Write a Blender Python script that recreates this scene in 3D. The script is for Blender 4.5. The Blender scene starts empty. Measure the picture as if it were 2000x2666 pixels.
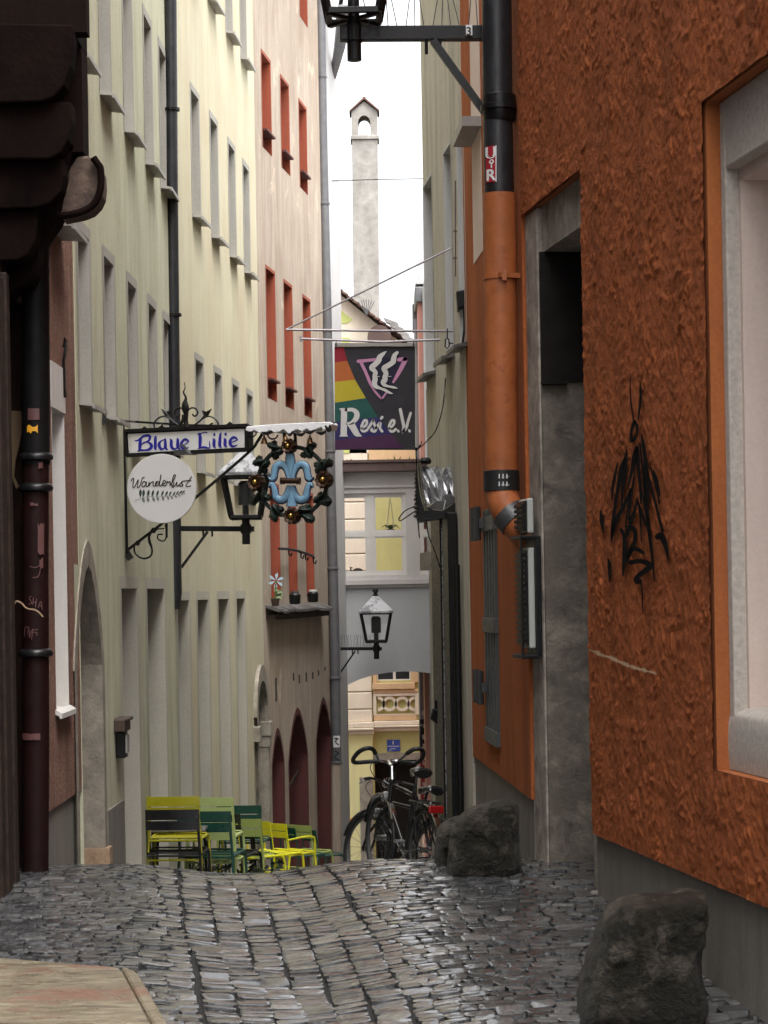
import bpy, math, random
from math import sin, cos, pi, radians, sqrt, atan2
from mathutils import Vector, noise
random.seed(7)
sc = bpy.context.scene
COL = sc.collection
# ---------------------------------------------------------------- measuring: photo pixels -> rays
F, CX, CY, EYE = 5931.0, 1000.0, 1540.0, 1.9
CR, SR = cos(radians(1.0)), sin(radians(1.0))
def ray(px, py):
    u = (px-CX)/F; v = (CY-py)/F
    return u*CR+v*SR, -u*SR+v*CR
def at(px, py, Y):
    a, b = ray(px, py)
    return Vector((a*Y, Y, EYE+b*Y))
class Wall:
    """vertical plane: origin, direction along it, normal into the lane; s runs along it"""
    def __init__(s, x0, y0, x1, y1, side):
        s.p = Vector((x0, y0, 0)); d = Vector((x1-x0, y1-y0, 0)); s.len = d.length; s.d = d.normalized()
        n = Vector((s.d.y, -s.d.x, 0)); s.n = n*side
    def P(s, a, z, dep=0.0):
        q = s.p+s.d*a-s.n*dep
        return Vector((q.x, q.y, z))
    def sz(s, px, py):
        a, b = ray(px, py)
        Y = (s.p.dot(s.n))/(a*s.n.x+s.n.y)
        q = Vector((a*Y, Y, 0))
        return (q-s.p).dot(s.d), EYE+b*Y
    def S(s, px, py): return s.sz(px, py)[0]
    def Z(s, px, py): return s.sz(px, py)[1]
    def M(s, dep=-0.004):
        return lambda px, py, e=0.0: s.P(*s.sz(px, py), dep-e)
    def SY(s, Y): return (Y-s.p.y)/s.d.y
def interp(x, xs, ys):
    if x <= xs[0]: return ys[0]
    for i in range(len(xs)-1):
        if x <= xs[i+1]:
            t = (x-xs[i])/(xs[i+1]-xs[i]); return ys[i]+t*(ys[i+1]-ys[i])
    return ys[-1]
def g(Y):
    """height of the lane along its length: gentle rise, crest, then downhill"""
    if Y < 9: return -0.06*(15.2-9)
    if Y < 15.2: return -0.06*(15.2-Y)
    if Y < 17.5:
        t = Y-15.2; return 0.0-0.19*t*t/4.6
    z = -0.2185
    if Y < 22: return z-0.19*(Y-17.5)
    z -= 0.855
    if Y < 27: return z-0.125*(Y-22)
    z -= 0.625
    if Y < 52: return z-0.104*(Y-27)
    return z-2.6
def chx(Y): return -0.97+(16-Y)*0.122      # centre line of the drainage channel
def gz(x, Y):
    d = abs(x-chx(Y)); k = min(1.0, d/0.95)
    return g(Y)+0.085*(k*k*(3-2*k))-0.06
# ---------------------------------------------------------------- scene tree helpers
ORG = {}
def setp(o, label=None, cat=None, group=None, kind=None):
    if label: o['label'] = label
    if cat: o['category'] = cat
    if group: o['group'] = group
    if kind: o['kind'] = kind
    return o
def thing(name, label, cat, loc=(0, 0, 0), group=None):
    o = bpy.data.objects.new(name, None); COL.objects.link(o); o.location = loc
    o.empty_display_size = 0.2
    ORG[o.name] = Vector(loc)
    return setp(o, label, cat, group)
class MB:
    def __init__(s): s.v = []; s.f = []
    def add(s, vs, fs):
        k = len(s.v); s.v += [tuple(q) for q in vs]; s.f += [tuple(i+k for i in q) for q in fs]; return s
    def poly(s, *ps): return s.add(ps, [tuple(range(len(ps)))])
    def hexa(s, a):   # 8 corners: bottom loop, top loop
        return s.add(a, [(3, 2, 1, 0), (4, 5, 6, 7), (0, 1, 5, 4), (1, 2, 6, 5), (2, 3, 7, 6), (3, 0, 4, 7)])
    def box(s, c, sz, rz=0.0, bev=0.0):
        x, y, z = sz[0]/2, sz[1]/2, sz[2]/2; C, S = cos(rz), sin(rz)
        def T(p): return (c[0]+p[0]*C-p[1]*S, c[1]+p[0]*S+p[1]*C, c[2]+p[2])
        return s.hexa([T(p) for p in ((-x, -y, -z), (x, -y, -z), (x, y, -z), (-x, y, -z), (-x, -y, z), (x, -y, z), (x, y, z), (-x, y, z))])
    def wbox(s, W, a0, a1, z0, z1, d0, d1):   # block on a wall, depths d0..d1 (negative = proud)
        return s.hexa([W.P(a0, z0, d0), W.P(a1, z0, d0), W.P(a1, z0, d1), W.P(a0, z0, d1), W.P(a0, z1, d0), W.P(a1, z1, d0), W.P(a1, z1, d1), W.P(a0, z1, d1)])
    def prism(s, pts, off):
        n = len(pts); off = Vector(off); a = [Vector(q) for q in pts]; b = [q+off for q in a]
        return s.add(a+b, [tuple(range(n))[::-1], tuple(range(n, 2*n))]+[(i, (i+1) % n, n+(i+1) % n, n+i) for i in range(n)])
    def bar(s, a, b, w, h, up=(0, 0, 1)):
        a = Vector(a); b = Vector(b); d = (b-a).normalized(); up = Vector(up)
        if abs(d.dot(up)) > 0.98: up = Vector((0, 1, 0))
        x = d.cross(up).normalized()*w/2; y = x.cross(d).normalized()*h/2
        return s.hexa([a-x-y, a+x-y, a+x+y, a-x+y, b-x-y, b+x-y, b+x+y, b-x+y])
    def tube(s, pts, r, seg=8, closed=False, caps=True, flat=None):
        pts = [Vector(p) for p in pts]; n = len(pts); k0 = len(s.v)
        rs = r if isinstance(r, (list, tuple)) else [r]*n
        up = None
        for i in range(n):
            if closed: d = pts[(i+1) % n]-pts[i-1]
            else: d = pts[min(i+1, n-1)]-pts[max(i-1, 0)]
            d = d.normalized() if d.length > 1e-9 else Vector((0, 0, 1))
            if up is None:
                up = Vector((0, 0, 1)) if abs(d.z) < 0.9 else Vector((1, 0, 0))
            x = d.cross(up)
            if x.length < 1e-6: x = d.cross(Vector((0, 1, 0)))
            x.normalize(); y = x.cross(d).normalized(); up = y
            for j in range(seg):
                t = 2*pi*j/seg
                s.v.append(tuple(pts[i]+x*cos(t)*rs[i]+y*sin(t)*rs[i]))
        m = n if closed else n-1
        for i in range(m):
            for j in range(seg):
                a = k0+i*seg+j; b = k0+i*seg+(j+1) % seg; i2 = (i+1) % n
                s.f.append((a, b, k0+i2*seg+(j+1) % seg, k0+i2*seg+j))
        if caps and not closed:
            s.f.append(tuple(k0+j for j in range(seg))[::-1]); s.f.append(tuple(k0+(n-1)*seg+j for j in range(seg)))
        return s
    def lathe(s, prof, o, seg=16, axis='z'):
        k0 = len(s.v); o = Vector(o)
        for r, z in prof:
            for j in range(seg):
                t = 2*pi*j/seg
                if axis == 'z': q = o+Vector((r*cos(t), r*sin(t), z))
                elif axis == 'y': q = o+Vector((r*cos(t), z, r*sin(t)))
                else: q = o+Vector((z, r*cos(t), r*sin(t)))
                s.v.append(tuple(q))
        for i in range(len(prof)-1):
            for j in range(seg):
                s.f.append((k0+i*seg+j, k0+i*seg+(j+1) % seg, k0+(i+1)*seg+(j+1) % seg, k0+(i+1)*seg+j))
        s.f.append(tuple(k0+j for j in range(seg))[::-1]); s.f.append(tuple(k0+(len(prof)-1)*seg+j for j in range(seg)))
        return s
    def merge(s, o): return s.add(o.v, o.f)
    def build(s, name, mat, parent=None, smooth=False, label=None, bevel=0.0, local=False, angle=40):
        me = bpy.data.meshes.new(name)
        org = ORG.get(parent.name, Vector((0, 0, 0))) if (parent and not local) else Vector((0, 0, 0))
        me.from_pydata([(v[0]-org.x, v[1]-org.y, v[2]-org.z) for v in s.v], [], s.f)
        me.validate(); me.update()
        if isinstance(mat, (list, tuple)):
            for m in mat: me.materials.append(m)
        else: me.materials.append(mat)
        import bmesh
        bm = bmesh.new(); bm.from_mesh(me); bmesh.ops.recalc_face_normals(bm, faces=bm.faces); bm.to_mesh(me); bm.free()
        if smooth:
            for p in me.polygons: p.use_smooth = True
        o = bpy.data.objects.new(name, me); COL.objects.link(o)
        if smooth and angle:
            try: me.set_sharp_from_angle(angle=radians(angle))
            except Exception: pass
        if parent: o.parent = parent; ORG[o.name] = org
        else: ORG[o.name] = Vector((0, 0, 0))
        if bevel:
            b = o.modifiers.new('Bevel', 'BEVEL'); b.width = bevel; b.segments = 2; b.limit_method = 'ANGLE'
        if label: o['label'] = label
        return o
def smoothpts(pts, n=5):
    """Catmull-Rom through tuples of any length"""
    if len(pts) < 3: return [tuple(p) for p in pts]
    out = []
    P = [pts[0]]+list(pts)+[pts[-1]]
    for i in range(1, len(P)-2):
        a, b, c, d = P[i-1], P[i], P[i+1], P[i+2]
        for k in range(n):
            t = k/n
            out.append(tuple(0.5*((2*b[j])+(-a[j]+c[j])*t+(2*a[j]-5*b[j]+4*c[j]-d[j])*t*t+(-a[j]+3*b[j]-3*c[j]+d[j])*t**3) for j in range(len(b))))
    out.append(tuple(pts[-1]))
    return out
def stroke(mb, pts, mp, w=None, n=5, thick=0.0):
    """painted stroke: pts (x, y[, width]) mapped by mp(x, y, e)"""
    P = [tuple(p) if len(p) == 3 else (p[0], p[1], w) for p in pts]
    P = smoothpts(P, n); L = []; R = []
    for i, p in enumerate(P):
        a = P[max(i-1, 0)]; b = P[min(i+1, len(P)-1)]
        dx, dy = b[0]-a[0], b[1]-a[1]; l = sqrt(dx*dx+dy*dy) or 1.0
        nx, ny = -dy/l, dx/l; h = max(p[2], 0.5)/2
        if i in (0, len(P)-1):
            pass
        L.append((p[0]+nx*h, p[1]+ny*h)); R.append((p[0]-nx*h, p[1]-ny*h))
    k = len(mb.v)
    for l, r in zip(L, R): mb.v.append(tuple(mp(l[0], l[1]))); mb.v.append(tuple(mp(r[0], r[1])))
    for i in range(len(L)-1): mb.f.append((k+2*i, k+2*i+1, k+2*i+3, k+2*i+2))
    # round ends
    for p, q, sgn in ((P[0], P[1], -1), (P[-1], P[-2], -1)):
        h = p[2]/2
        if h < 1: continue
        a0 = atan2(p[1]-q[1], p[0]-q[0]); k = len(mb.v)
        for j in range(7):
            t = a0-pi/2+pi*j/6; mb.v.append(tuple(mp(p[0]+cos(t)*h*0.98, p[1]+sin(t)*h*0.98)))
        mb.f.append(tuple(range(k, k+7)))
def stroke3(mb, pts, mp, depth, n=5, seg=8):
    """raised stroke with an elliptical section"""
    P = smoothpts(pts, n); k0 = len(mb.v)
    for i, p in enumerate(P):
        a = P[max(i-1, 0)]; b = P[min(i+1, len(P)-1)]
        dx, dy = b[0]-a[0], b[1]-a[1]; l = sqrt(dx*dx+dy*dy) or 1.0
        nx, ny = -dy/l, dx/l; h = max(p[2], 1)/2
        for j in range(seg):
            t = 2*pi*j/seg
            mb.v.append(tuple(mp(p[0]+nx*h*cos(t), p[1]+ny*h*cos(t), depth*sin(t))))
    for i in range(len(P)-1):
        for j in range(seg):
            mb.f.append((k0+i*seg+j, k0+i*seg+(j+1) % seg, k0+(i+1)*seg+(j+1) % seg, k0+(i+1)*seg+j))
    mb.f.append(tuple(k0+j for j in range(seg))); mb.f.append(tuple(k0+(len(P)-1)*seg+j for j in range(seg)))
def text_into(mb, body, mp, size_px, x, y, rot=0.0, align='CENTER', bold=0.0, sx=1.0):
    """built-in lettering laid onto a surface, measured in photo pixels; x, y is the middle of the line"""
    cu = bpy.data.curves.new('t', 'FONT'); cu.body = body; cu.align_x = align; cu.align_y = 'CENTER'; cu.size = 1.0; cu.offset = bold
    ob = bpy.data.objects.new('t', cu); COL.objects.link(ob); bpy.context.view_layer.update()
    me = bpy.data.meshes.new_from_object(ob.evaluated_get(bpy.context.evaluated_depsgraph_get()))
    C, S = cos(rot), sin(rot); vs = []
    for v in me.vertices:
        a, b = v.co.x*size_px*sx, -v.co.y*size_px
        vs.append(tuple(mp(x+a*C-b*S, y+a*S+b*C)))
    mb.add(vs, [tuple(p.vertices) for p in me.polygons])
    bpy.data.objects.remove(ob); bpy.data.curves.remove(cu); bpy.data.meshes.remove(me)
# ---------------------------------------------------------------- materials
def newmat(name):
    m = bpy.data.materials.new(name); m.use_nodes = True; nt = m.node_tree
    return m, nt, nt.nodes['Principled BSDF']
def nd(nt, t, **kw):
    n = nt.nodes.new(t)
    for k, v in kw.items():
        if k.startswith('_'): setattr(n, k[1:], v)
        else: n.inputs[k.replace('__', ' ')].default_value = v
    return n
def coords(nt, scale=(1, 1, 1), kind='Object'):
    tc = nt.nodes.new('ShaderNodeTexCoord'); mp = nt.nodes.new('ShaderNodeMapping')
    mp.inputs['Scale'].default_value = scale
    nt.links.new(tc.outputs[kind], mp.inputs['Vector']); return mp.outputs['Vector']
def tex_noise(nt, vec, scale, detail=6, rough=0.6, dist=0.0):
    n = nd(nt, 'ShaderNodeTexNoise', Scale=scale, Detail=detail, Roughness=rough, Distortion=dist)
    nt.links.new(vec, n.inputs['Vector']); return n.outputs['Fac']
def ramp(nt, fac, stops):
    r = nt.nodes.new('ShaderNodeValToRGB'); e = r.color_ramp.elements
    while len(e) < len(stops): e.new(0.5)
    for q, (p, c) in zip(e, stops):
        q.position = p; q.color = (c, c, c, 1) if not isinstance(c, (tuple, list)) else tuple(c)+(1,)
    nt.links.new(fac, r.inputs['Fac']); return r.outputs['Color']
def mix(nt, fac, a, b, mode='MIX'):
    m = nt.nodes.new('ShaderNodeMix'); m.data_type = 'RGBA'; m.blend_type = mode
    for sock, val in ((m.inputs[0], fac), (m.inputs[6], a), (m.inputs[7], b)):
        if hasattr(val, 'is_output'): nt.links.new(val, sock)
        elif isinstance(val, (int, float)): sock.default_value = val
        else: sock.default_value = tuple(val)+(1,)
    return m.outputs[2]
def bump(nt, p, height, strength=0.4, dist=0.01, prev=None):
    b = nd(nt, 'ShaderNodeBump', Strength=strength, Distance=dist); nt.links.new(height, b.inputs['Height'])
    if prev: nt.links.new(prev, b.inputs['Normal'])
    nt.links.new(b.outputs['Normal'], p.inputs['Normal']); return b.outputs['Normal']
def plaster(name, c, stain, streak=0.5, fine=0.25, patch=None, bs=0.35, bscale=60, rough=0.9, bdist=0.006, extra=None):
    """painted render: soft clouding, rain streaks running down it, fine grain"""
    m, nt, p = newmat(name); v = coords(nt)
    vs = coords(nt, (3.2, 3.2, 0.5))
    s1 = ramp(nt, tex_noise(nt, vs, 1.5, 9, 0.7, 0.7), [(0.42, 0.0), (0.72, 1.0)])
    s2 = ramp(nt, tex_noise(nt, v, 0.7, 8, 0.6), [(0.35, 0.0), (0.7, 1.0)])
    f = nt.nodes.new('ShaderNodeMath'); f.operation = 'MULTIPLY'; nt.links.new(s1, f.inputs[0]); f.inputs[1].default_value = streak
    col = mix(nt, f.outputs[0], c, stain)
    s3 = ramp(nt, tex_noise(nt, coords(nt, (1.6, 1.6, 0.16)), 2.2, 7, 0.62), [(0.5, 0.0), (0.68, 1.0)])
    f3 = nt.nodes.new('ShaderNodeMath'); f3.operation = 'MULTIPLY'; nt.links.new(s3, f3.inputs[0]); f3.inputs[1].default_value = streak*0.4
    col = mix(nt, f3.outputs[0], col, tuple(q*0.85 for q in stain))
    f2 = nt.nodes.new('ShaderNodeMath'); f2.operation = 'MULTIPLY'; nt.links.new(s2, f2.inputs[0]); f2.inputs[1].default_value = 0.5
    col = mix(nt, f2.outputs[0], col, tuple(q*0.8 for q in (patch or stain)))
    g1 = ramp(nt, tex_noise(nt, v, 45, 4, 0.7), [(0.3, 1-fine), (0.7, 1.0)])
    col = mix(nt, 1.0, col, g1, 'MULTIPLY')
    if extra:   # second tone in patches
        e = ramp(nt, tex_noise(nt, v, extra[1], 5, 0.6, 0.4), [(extra[2], 0.0), (extra[2]+0.08, 1.0)])
        col = mix(nt, e, col, extra[0])
    nt.links.new(col, p.inputs['Base Color']); p.inputs['Roughness'].default_value = rough
    b = bump(nt, p, tex_noise(nt, v, bscale, 6, 0.7), bs, bdist)
    return m
def roughcast(name, c, dark, scale=22, strength=1.0, dist=0.03, stretch=(1, 1, 1), crev=0.5, hi=None):
    """combed, curling rough stucco"""
    m, nt, p = newmat(name); v = coords(nt, stretch)
    nv = nd(nt, 'ShaderNodeTexNoise', Scale=4.0, Detail=3.0, Roughness=0.6); nt.links.new(v, nv.inputs['Vector'])
    vm = nt.nodes.new('ShaderNodeVectorMath'); vm.operation = 'MULTIPLY_ADD'
    nt.links.new(nv.outputs['Color'], vm.inputs[0]); vm.inputs[1].default_value = (0.42, 0.42, 0.42); nt.links.new(v, vm.inputs[2])
    h1 = tex_noise(nt, vm.outputs[0], scale, 5, 0.62, 1.6)
    vo = nd(nt, 'ShaderNodeTexVoronoi', Scale=scale*0.9); nt.links.new(vm.outputs[0], vo.inputs['Vector'])
    a = nt.nodes.new('ShaderNodeMath'); a.operation = 'MULTIPLY_ADD'; nt.links.new(vo.outputs['Distance'], a.inputs[0]); a.inputs[1].default_value = 0.35; nt.links.new(h1, a.inputs[2])
    big = ramp(nt, tex_noise(nt, v, 1.3, 5, 0.6), [(0.3, 0.0), (0.7, 1.0)])
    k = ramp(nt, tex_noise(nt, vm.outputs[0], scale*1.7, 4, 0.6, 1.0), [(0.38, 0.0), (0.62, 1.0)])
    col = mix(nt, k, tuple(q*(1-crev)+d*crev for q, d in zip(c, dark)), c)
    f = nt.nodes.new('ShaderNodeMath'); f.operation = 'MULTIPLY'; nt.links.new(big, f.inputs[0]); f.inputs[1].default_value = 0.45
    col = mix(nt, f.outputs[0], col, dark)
    st = ramp(nt, tex_noise(nt, coords(nt, (2.2, 2.2, 0.25)), 1.6, 7, 0.65), [(0.48, 1.0), (0.72, 0.62)])
    col = mix(nt, 1.0, col, st, 'MULTIPLY')
    if hi:
        hk = ramp(nt, tex_noise(nt, v, scale*2.6, 3, 0.7), [(0.62, 0.0), (0.75, 1.0)])
        col = mix(nt, hk, col, hi)
    nt.links.new(col, p.inputs['Base Color']); p.inputs['Roughness'].default_value = 0.95; p.inputs['Specular IOR Level'].default_value = 0.2
    bump(nt, p, a.outputs[0], strength, dist)
    return m
def simple(name, c, rough=0.6, metal=0.0, bs=0.0, bscale=40, var=0.15, vscale=6, coat=0.0, spec=0.5, wear=None):
    m, nt, p = newmat(name); v = coords(nt)
    k = ramp(nt, tex_noise(nt, v, vscale, 6, 0.65), [(0.3, 1-var), (0.7, 1.0)])
    col = mix(nt, 1.0, c, k, 'MULTIPLY')
    if wear:
        e = ramp(nt, tex_noise(nt, v, wear[1], 6, 0.7), [(wear[2], 0.0), (wear[2]+0.06, 1.0)])
        col = mix(nt, e, col, wear[0])
    nt.links.new(col, p.inputs['Base Color']); p.inputs['Metallic'].default_value = metal
    r = ramp(nt, tex_noise(nt, v, vscale*2.3, 5, 0.6), [(0.3, max(rough-0.12, 0.02)), (0.7, min(rough+0.12, 1))])
    nt.links.new(r, p.inputs['Roughness'])
    p.inputs['Coat Weight'].default_value = coat; p.inputs['Specular IOR Level'].default_value = spec
    if bs: bump(nt, p, tex_noise(nt, v, bscale, 5, 0.65), bs, 0.01)
    return m
def stonemat(name, c, dark, moss=None, scale=5, strength=0.8, rough=0.8, dist=0.02, cut=0.5):
    m, nt, p = newmat(name); v = coords(nt)
    a = tex_noise(nt, v, scale, 9, 0.68, 0.3)
    col = ramp(nt, a, [(0.3, dark), (0.5, tuple((x+y)/2 for x, y in zip(c, dark))), (0.68, c)])
    if moss:
        e = ramp(nt, tex_noise(nt, v, scale*0.55, 8, 0.7), [(cut, 0.0), (cut+0.1, 1.0)])
        col = mix(nt, e, col, moss)
    nt.links.new(col, p.inputs['Base Color']); p.inputs['Roughness'].default_value = rough
    bump(nt, p, tex_noise(nt, v, scale*4, 8, 0.7), strength, dist)
    return m
M = {}
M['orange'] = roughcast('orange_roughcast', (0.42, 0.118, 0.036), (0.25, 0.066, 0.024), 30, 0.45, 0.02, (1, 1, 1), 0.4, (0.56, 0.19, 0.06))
M['orange_comb'] = roughcast('orange_combed', (0.48, 0.142, 0.042), (0.28, 0.075, 0.026), 20, 0.8, 0.02, (1.6, 1.6, 0.4), 0.5, None)
M['orange_smooth'] = plaster('orange_smooth', (0.44, 0.132, 0.032), (0.31, 0.085, 0.024), 0.5, 0.25, None, 0.5, 40)
M['oriel'] = plaster('oriel_shaded_brown', (0.016, 0.009, 0.0075), (0.008, 0.005, 0.004), 0.6, 0.3, None, 0.4, 30)  # brown oriel, taken nearly black for the heavy shade it hangs in
M['paving'] = stonemat('paving', (0.26, 0.25, 0.235), (0.13, 0.125, 0.12), None, 9, 0.6, 0.4, 0.01)
M['pinkcast'] = roughcast('pink_roughcast', (0.50, 0.29, 0.215), (0.17, 0.08, 0.055), 34, 1.0, 0.04, (1, 1, 0.7), 0.85, (0.68, 0.45, 0.36))
M['greycast'] = roughcast('grey_roughcast', (0.64, 0.59, 0.50), (0.47, 0.43, 0.36), 20, 0.8, 0.025, (1.4, 1.4, 0.4), 0.6, (0.72, 0.67, 0.58))
M['cream_green'] = plaster('cream_green', (0.61, 0.60, 0.435), (0.41, 0.40, 0.28), 0.9, 0.2, (0.46, 0.45, 0.28), 0.5, 30, 0.9, 0.008)
M['cream_yellow'] = plaster('cream_yellow', (0.62, 0.58, 0.415), (0.46, 0.425, 0.295), 0.6, 0.16, (0.6, 0.46, 0.28), 0.4, 30, 0.9, 0.008)
M['beige'] = plaster('beige_plaster', (0.52, 0.43, 0.34), (0.31, 0.255, 0.20), 1.0, 0.25, (0.36, 0.25, 0.17), 0.4, 40, 0.9, 0.008, ((0.52, 0.42, 0.32), 1.5, 0.62))
M['window_grey'] = plaster('window_grey', (0.40, 0.38, 0.335), (0.29, 0.275, 0.24), 0.5, 0.18, None, 0.25, 60)
M['window_cream'] = plaster('window_cream', (0.51, 0.48, 0.40), (0.40, 0.375, 0.31), 0.5, 0.18, None, 0.25, 60)
M['red_reveal'] = plaster('red_reveal', (0.36, 0.078, 0.035), (0.22, 0.05, 0.027), 0.5, 0.25, None, 0.3, 50)
M['red_door'] = plaster('red_door', (0.11, 0.024, 0.020), (0.06, 0.015, 0.013), 0.5, 0.3, None, 0.3, 40, 0.7)
M['white_paint'] = plaster('white_paint', (0.72, 0.69, 0.65), (0.55, 0.52, 0.48), 0.4, 0.08, None, 0.15, 60, 0.6)
M['bridge_grey'] = plaster('bridge_grey', (0.50, 0.50, 0.50), (0.44, 0.44, 0.44), 0.5, 0.12, None, 0.3, 50)
M['bridge_white'] = plaster('bridge_white', (0.60, 0.57, 0.545), (0.48, 0.45, 0.425), 0.4, 0.1, None, 0.2, 50)
M['pale_wall'] = plaster('pale_wall', (0.58, 0.57, 0.56), (0.45, 0.44, 0.43), 0.5, 0.1, None, 0.2, 50)
M['yellow_wall'] = plaster('yellow_wall', (0.80, 0.75, 0.38), (0.62, 0.58, 0.32), 0.5, 0.14, (0.68, 0.66, 0.3), 0.3, 30)
M['olive_wall'] = plaster('olive_wall', (0.55, 0.52, 0.21), (0.44, 0.42, 0.18), 0.5, 0.14, None, 0.3, 30)
M['peach'] = plaster('peach', (0.72, 0.50, 0.28), (0.55, 0.38, 0.22), 0.5, 0.14, None, 0.3, 30)
M['peach_pale'] = plaster('peach_pale', (0.84, 0.75, 0.61), (0.62, 0.52, 0.4), 0.4, 0.1, None, 0.2, 30)
M['lime_panel'] = plaster('lime_panel', (0.55, 0.6, 0.2), (0.45, 0.5, 0.17), 0.4, 0.1, None, 0.2, 30)
M['pink_wall'] = plaster('pink_wall', (0.72, 0.36, 0.29), (0.6, 0.28, 0.22), 0.4, 0.1, None, 0.2, 30)
M['pink_niche'] = plaster('pink_niche', (0.78, 0.63, 0.55), (0.64, 0.50, 0.43), 0.4, 0.1, None, 0.6, 55, 0.9, 0.004)
M['frame_stone'] = stonemat('frame_stone', (0.58, 0.52, 0.46), (0.38, 0.34, 0.30), None, 30, 0.7, 0.9, 0.006)
M['jamb_stone'] = stonemat('jamb_stone', (0.46, 0.40, 0.335), (0.11, 0.09, 0.075), (0.24, 0.205, 0.17), 5, 0.9, 0.85, 0.012, 0.55)
M['jamb_shaded'] = stonemat('jamb_worn_shaded', (0.27, 0.23, 0.185), (0.045, 0.037, 0.03), (0.12, 0.10, 0.08), 5, 1.0, 0.85, 0.015, 0.5)  # worn blotchy stone, darkened for the shade inside the doorway
M['portal_stone'] = stonemat('portal_stone', (0.34, 0.30, 0.24), (0.15, 0.13, 0.105), None, 5, 0.8, 0.85, 0.012)
M['base_stone'] = stonemat('base_stone', (0.44, 0.30, 0.19), (0.22, 0.14, 0.09), None, 9, 0.8, 0.8, 0.012)
M['plinth'] = plaster('plinth_cement', (0.25, 0.225, 0.19), (0.13, 0.115, 0.10), 0.8, 0.2, (0.17, 0.15, 0.13), 0.4, 40, 0.75)
M['guard'] = stonemat('guard_stone', (0.15, 0.125, 0.095), (0.008, 0.0065, 0.0045), (0.014, 0.012, 0.006), 8, 1.0, 0.42, 0.07, 0.40)
M['shaded_stone'] = stonemat('shaded_corbel', (0.011, 0.006, 0.005), (0.004, 0.002, 0.002), None, 3, 0.7, 0.95, 0.015)  # brown-red corbel stone, its shade put into a near-black colour
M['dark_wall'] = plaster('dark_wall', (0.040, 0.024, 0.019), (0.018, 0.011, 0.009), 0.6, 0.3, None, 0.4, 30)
M['corbel_end'] = stonemat('corbel_end', (0.13, 0.085, 0.06), (0.03, 0.017, 0.013), None, 7, 0.8, 0.8, 0.012)
M['old_wood'] = simple('old_wood', (0.040, 0.025, 0.018), 0.7, 0, 0.6, 30, 0.6, 8)
M['black_iron'] = simple('black_iron', (0.009, 0.0085, 0.0085), 0.45, 0.0, 0.15, 60, 0.4, 20, 0, 0.35)
M['black_paint'] = simple('black_paint', (0.007, 0.0068, 0.007), 0.4, 0, 0.1, 50, 0.4, 10, 0, 0.35)
M['pipe_black'] = simple('pipe_black', (0.020, 0.020, 0.023), 0.42, 0.0, 0.2, 30, 0.5, 6, 0, 0.5, ((0.006, 0.006, 0.007), 16, 0.6))
M['pipe_dark'] = simple('pipe_dark', (0.006, 0.0055, 0.0055), 0.6, 0.0, 0.2, 30, 0.5, 6, 0, 0.3)
M['pipe_red'] = simple('pipe_red', (0.016, 0.0035, 0.0035), 0.6, 0, 0.2, 30, 0.5, 6)
M['pipe_orange'] = simple('pipe_orange', (0.42, 0.125, 0.038), 0.55, 0, 0.2, 25, 0.4, 5, 0, 0.4, ((0.27, 0.075, 0.026), 7, 0.56))
M['pipe_grey'] = simple('pipe_grey', (0.155, 0.155, 0.16), 0.45, 0.3, 0.15, 30, 0.3, 6)
M['zinc'] = simple('zinc', (0.42, 0.42, 0.43), 0.35, 0.7, 0.2, 20, 0.3, 5)
M['sill_metal'] = simple('sill_metal', (0.36, 0.34, 0.315), 0.5, 0.1, 0.1, 30, 0.25, 6)
M['slate'] = simple('slate', (0.12, 0.115, 0.11), 0.4, 0, 0.6, 25, 0.5, 8)
M['glass_dark'] = simple('glass_dark', (0.02, 0.02, 0.022), 0.08, 0, 0, 40, 0.3, 2)
M['door_dark'] = simple('door_dark', (0.012, 0.009, 0.0075), 0.7, 0, 0.3, 30, 0.4, 6, 0, 0.2)
M['door_brown'] = simple('door_brown', (0.055, 0.034, 0.024), 0.5, 0, 0.4, 30, 0.4, 6)
M['chimney'] = stonemat('chimney_plaster', (0.40, 0.375, 0.345), (0.20, 0.185, 0.165), (0.31, 0.29, 0.26), 1.9, 0.5, 0.9, 0.02)
M['roof_tile'] = simple('roof_tile', (0.16, 0.075, 0.055), 0.6, 0, 0.5, 10, 0.5, 5)
M['tile_wet_sheen'] = simple('tile_wet_sheen', (0.30, 0.29, 0.28), 0.3, 0, 0.5, 10, 0.4, 5)  # wet tiles, their white highlight put into the pale colour
M['roof_metal'] = simple('roof_metal', (0.48, 0.48, 0.49), 0.4, 0.4, 0.1, 10, 0.15, 3)
M['sign_white'] = simple('sign_white', (0.62, 0.61, 0.585), 0.45, 0, 0, 40, 0.06, 3)
M['sign_blue'] = simple('sign_blue', (0.012, 0.010, 0.26), 0.5)
M['disc_white'] = simple('disc_white', (0.52, 0.51, 0.50), 0.55, 0, 0, 40, 0.06, 2)
M['ink'] = simple('ink', (0.013, 0.008, 0.009), 0.7)
M['ink_green'] = simple('ink_green', (0.012, 0.03, 0.024), 0.7)
M['ink_sage'] = simple('ink_sage', (0.13, 0.14, 0.125), 0.7)
M['spray'] = simple('spray', (0.005, 0.004, 0.004), 0.95, 0, 0.5, 60, 0.1, 6, 0, 0.1)
M['leaf_iron'] = simple('leaf_iron', (0.012, 0.024, 0.018), 0.5, 0.1, 0.3, 40, 0.4, 12)
M['gold'] = simple('gold', (0.42, 0.27, 0.07), 0.28, 0.9, 0.1, 40, 0.4, 15)
M['brown_bronze'] = simple('bronze', (0.06, 0.026, 0.012), 0.4, 0.5, 0.2, 40, 0.5, 20)
M['bell'] = simple('bell', (0.16, 0.085, 0.035), 0.4, 0.6, 0.1, 40, 0.4, 20)
M['fleur'] = simple('fleur_blue', (0.19, 0.36, 0.52), 0.42, 0, 0.1, 40, 0.25, 20)
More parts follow.
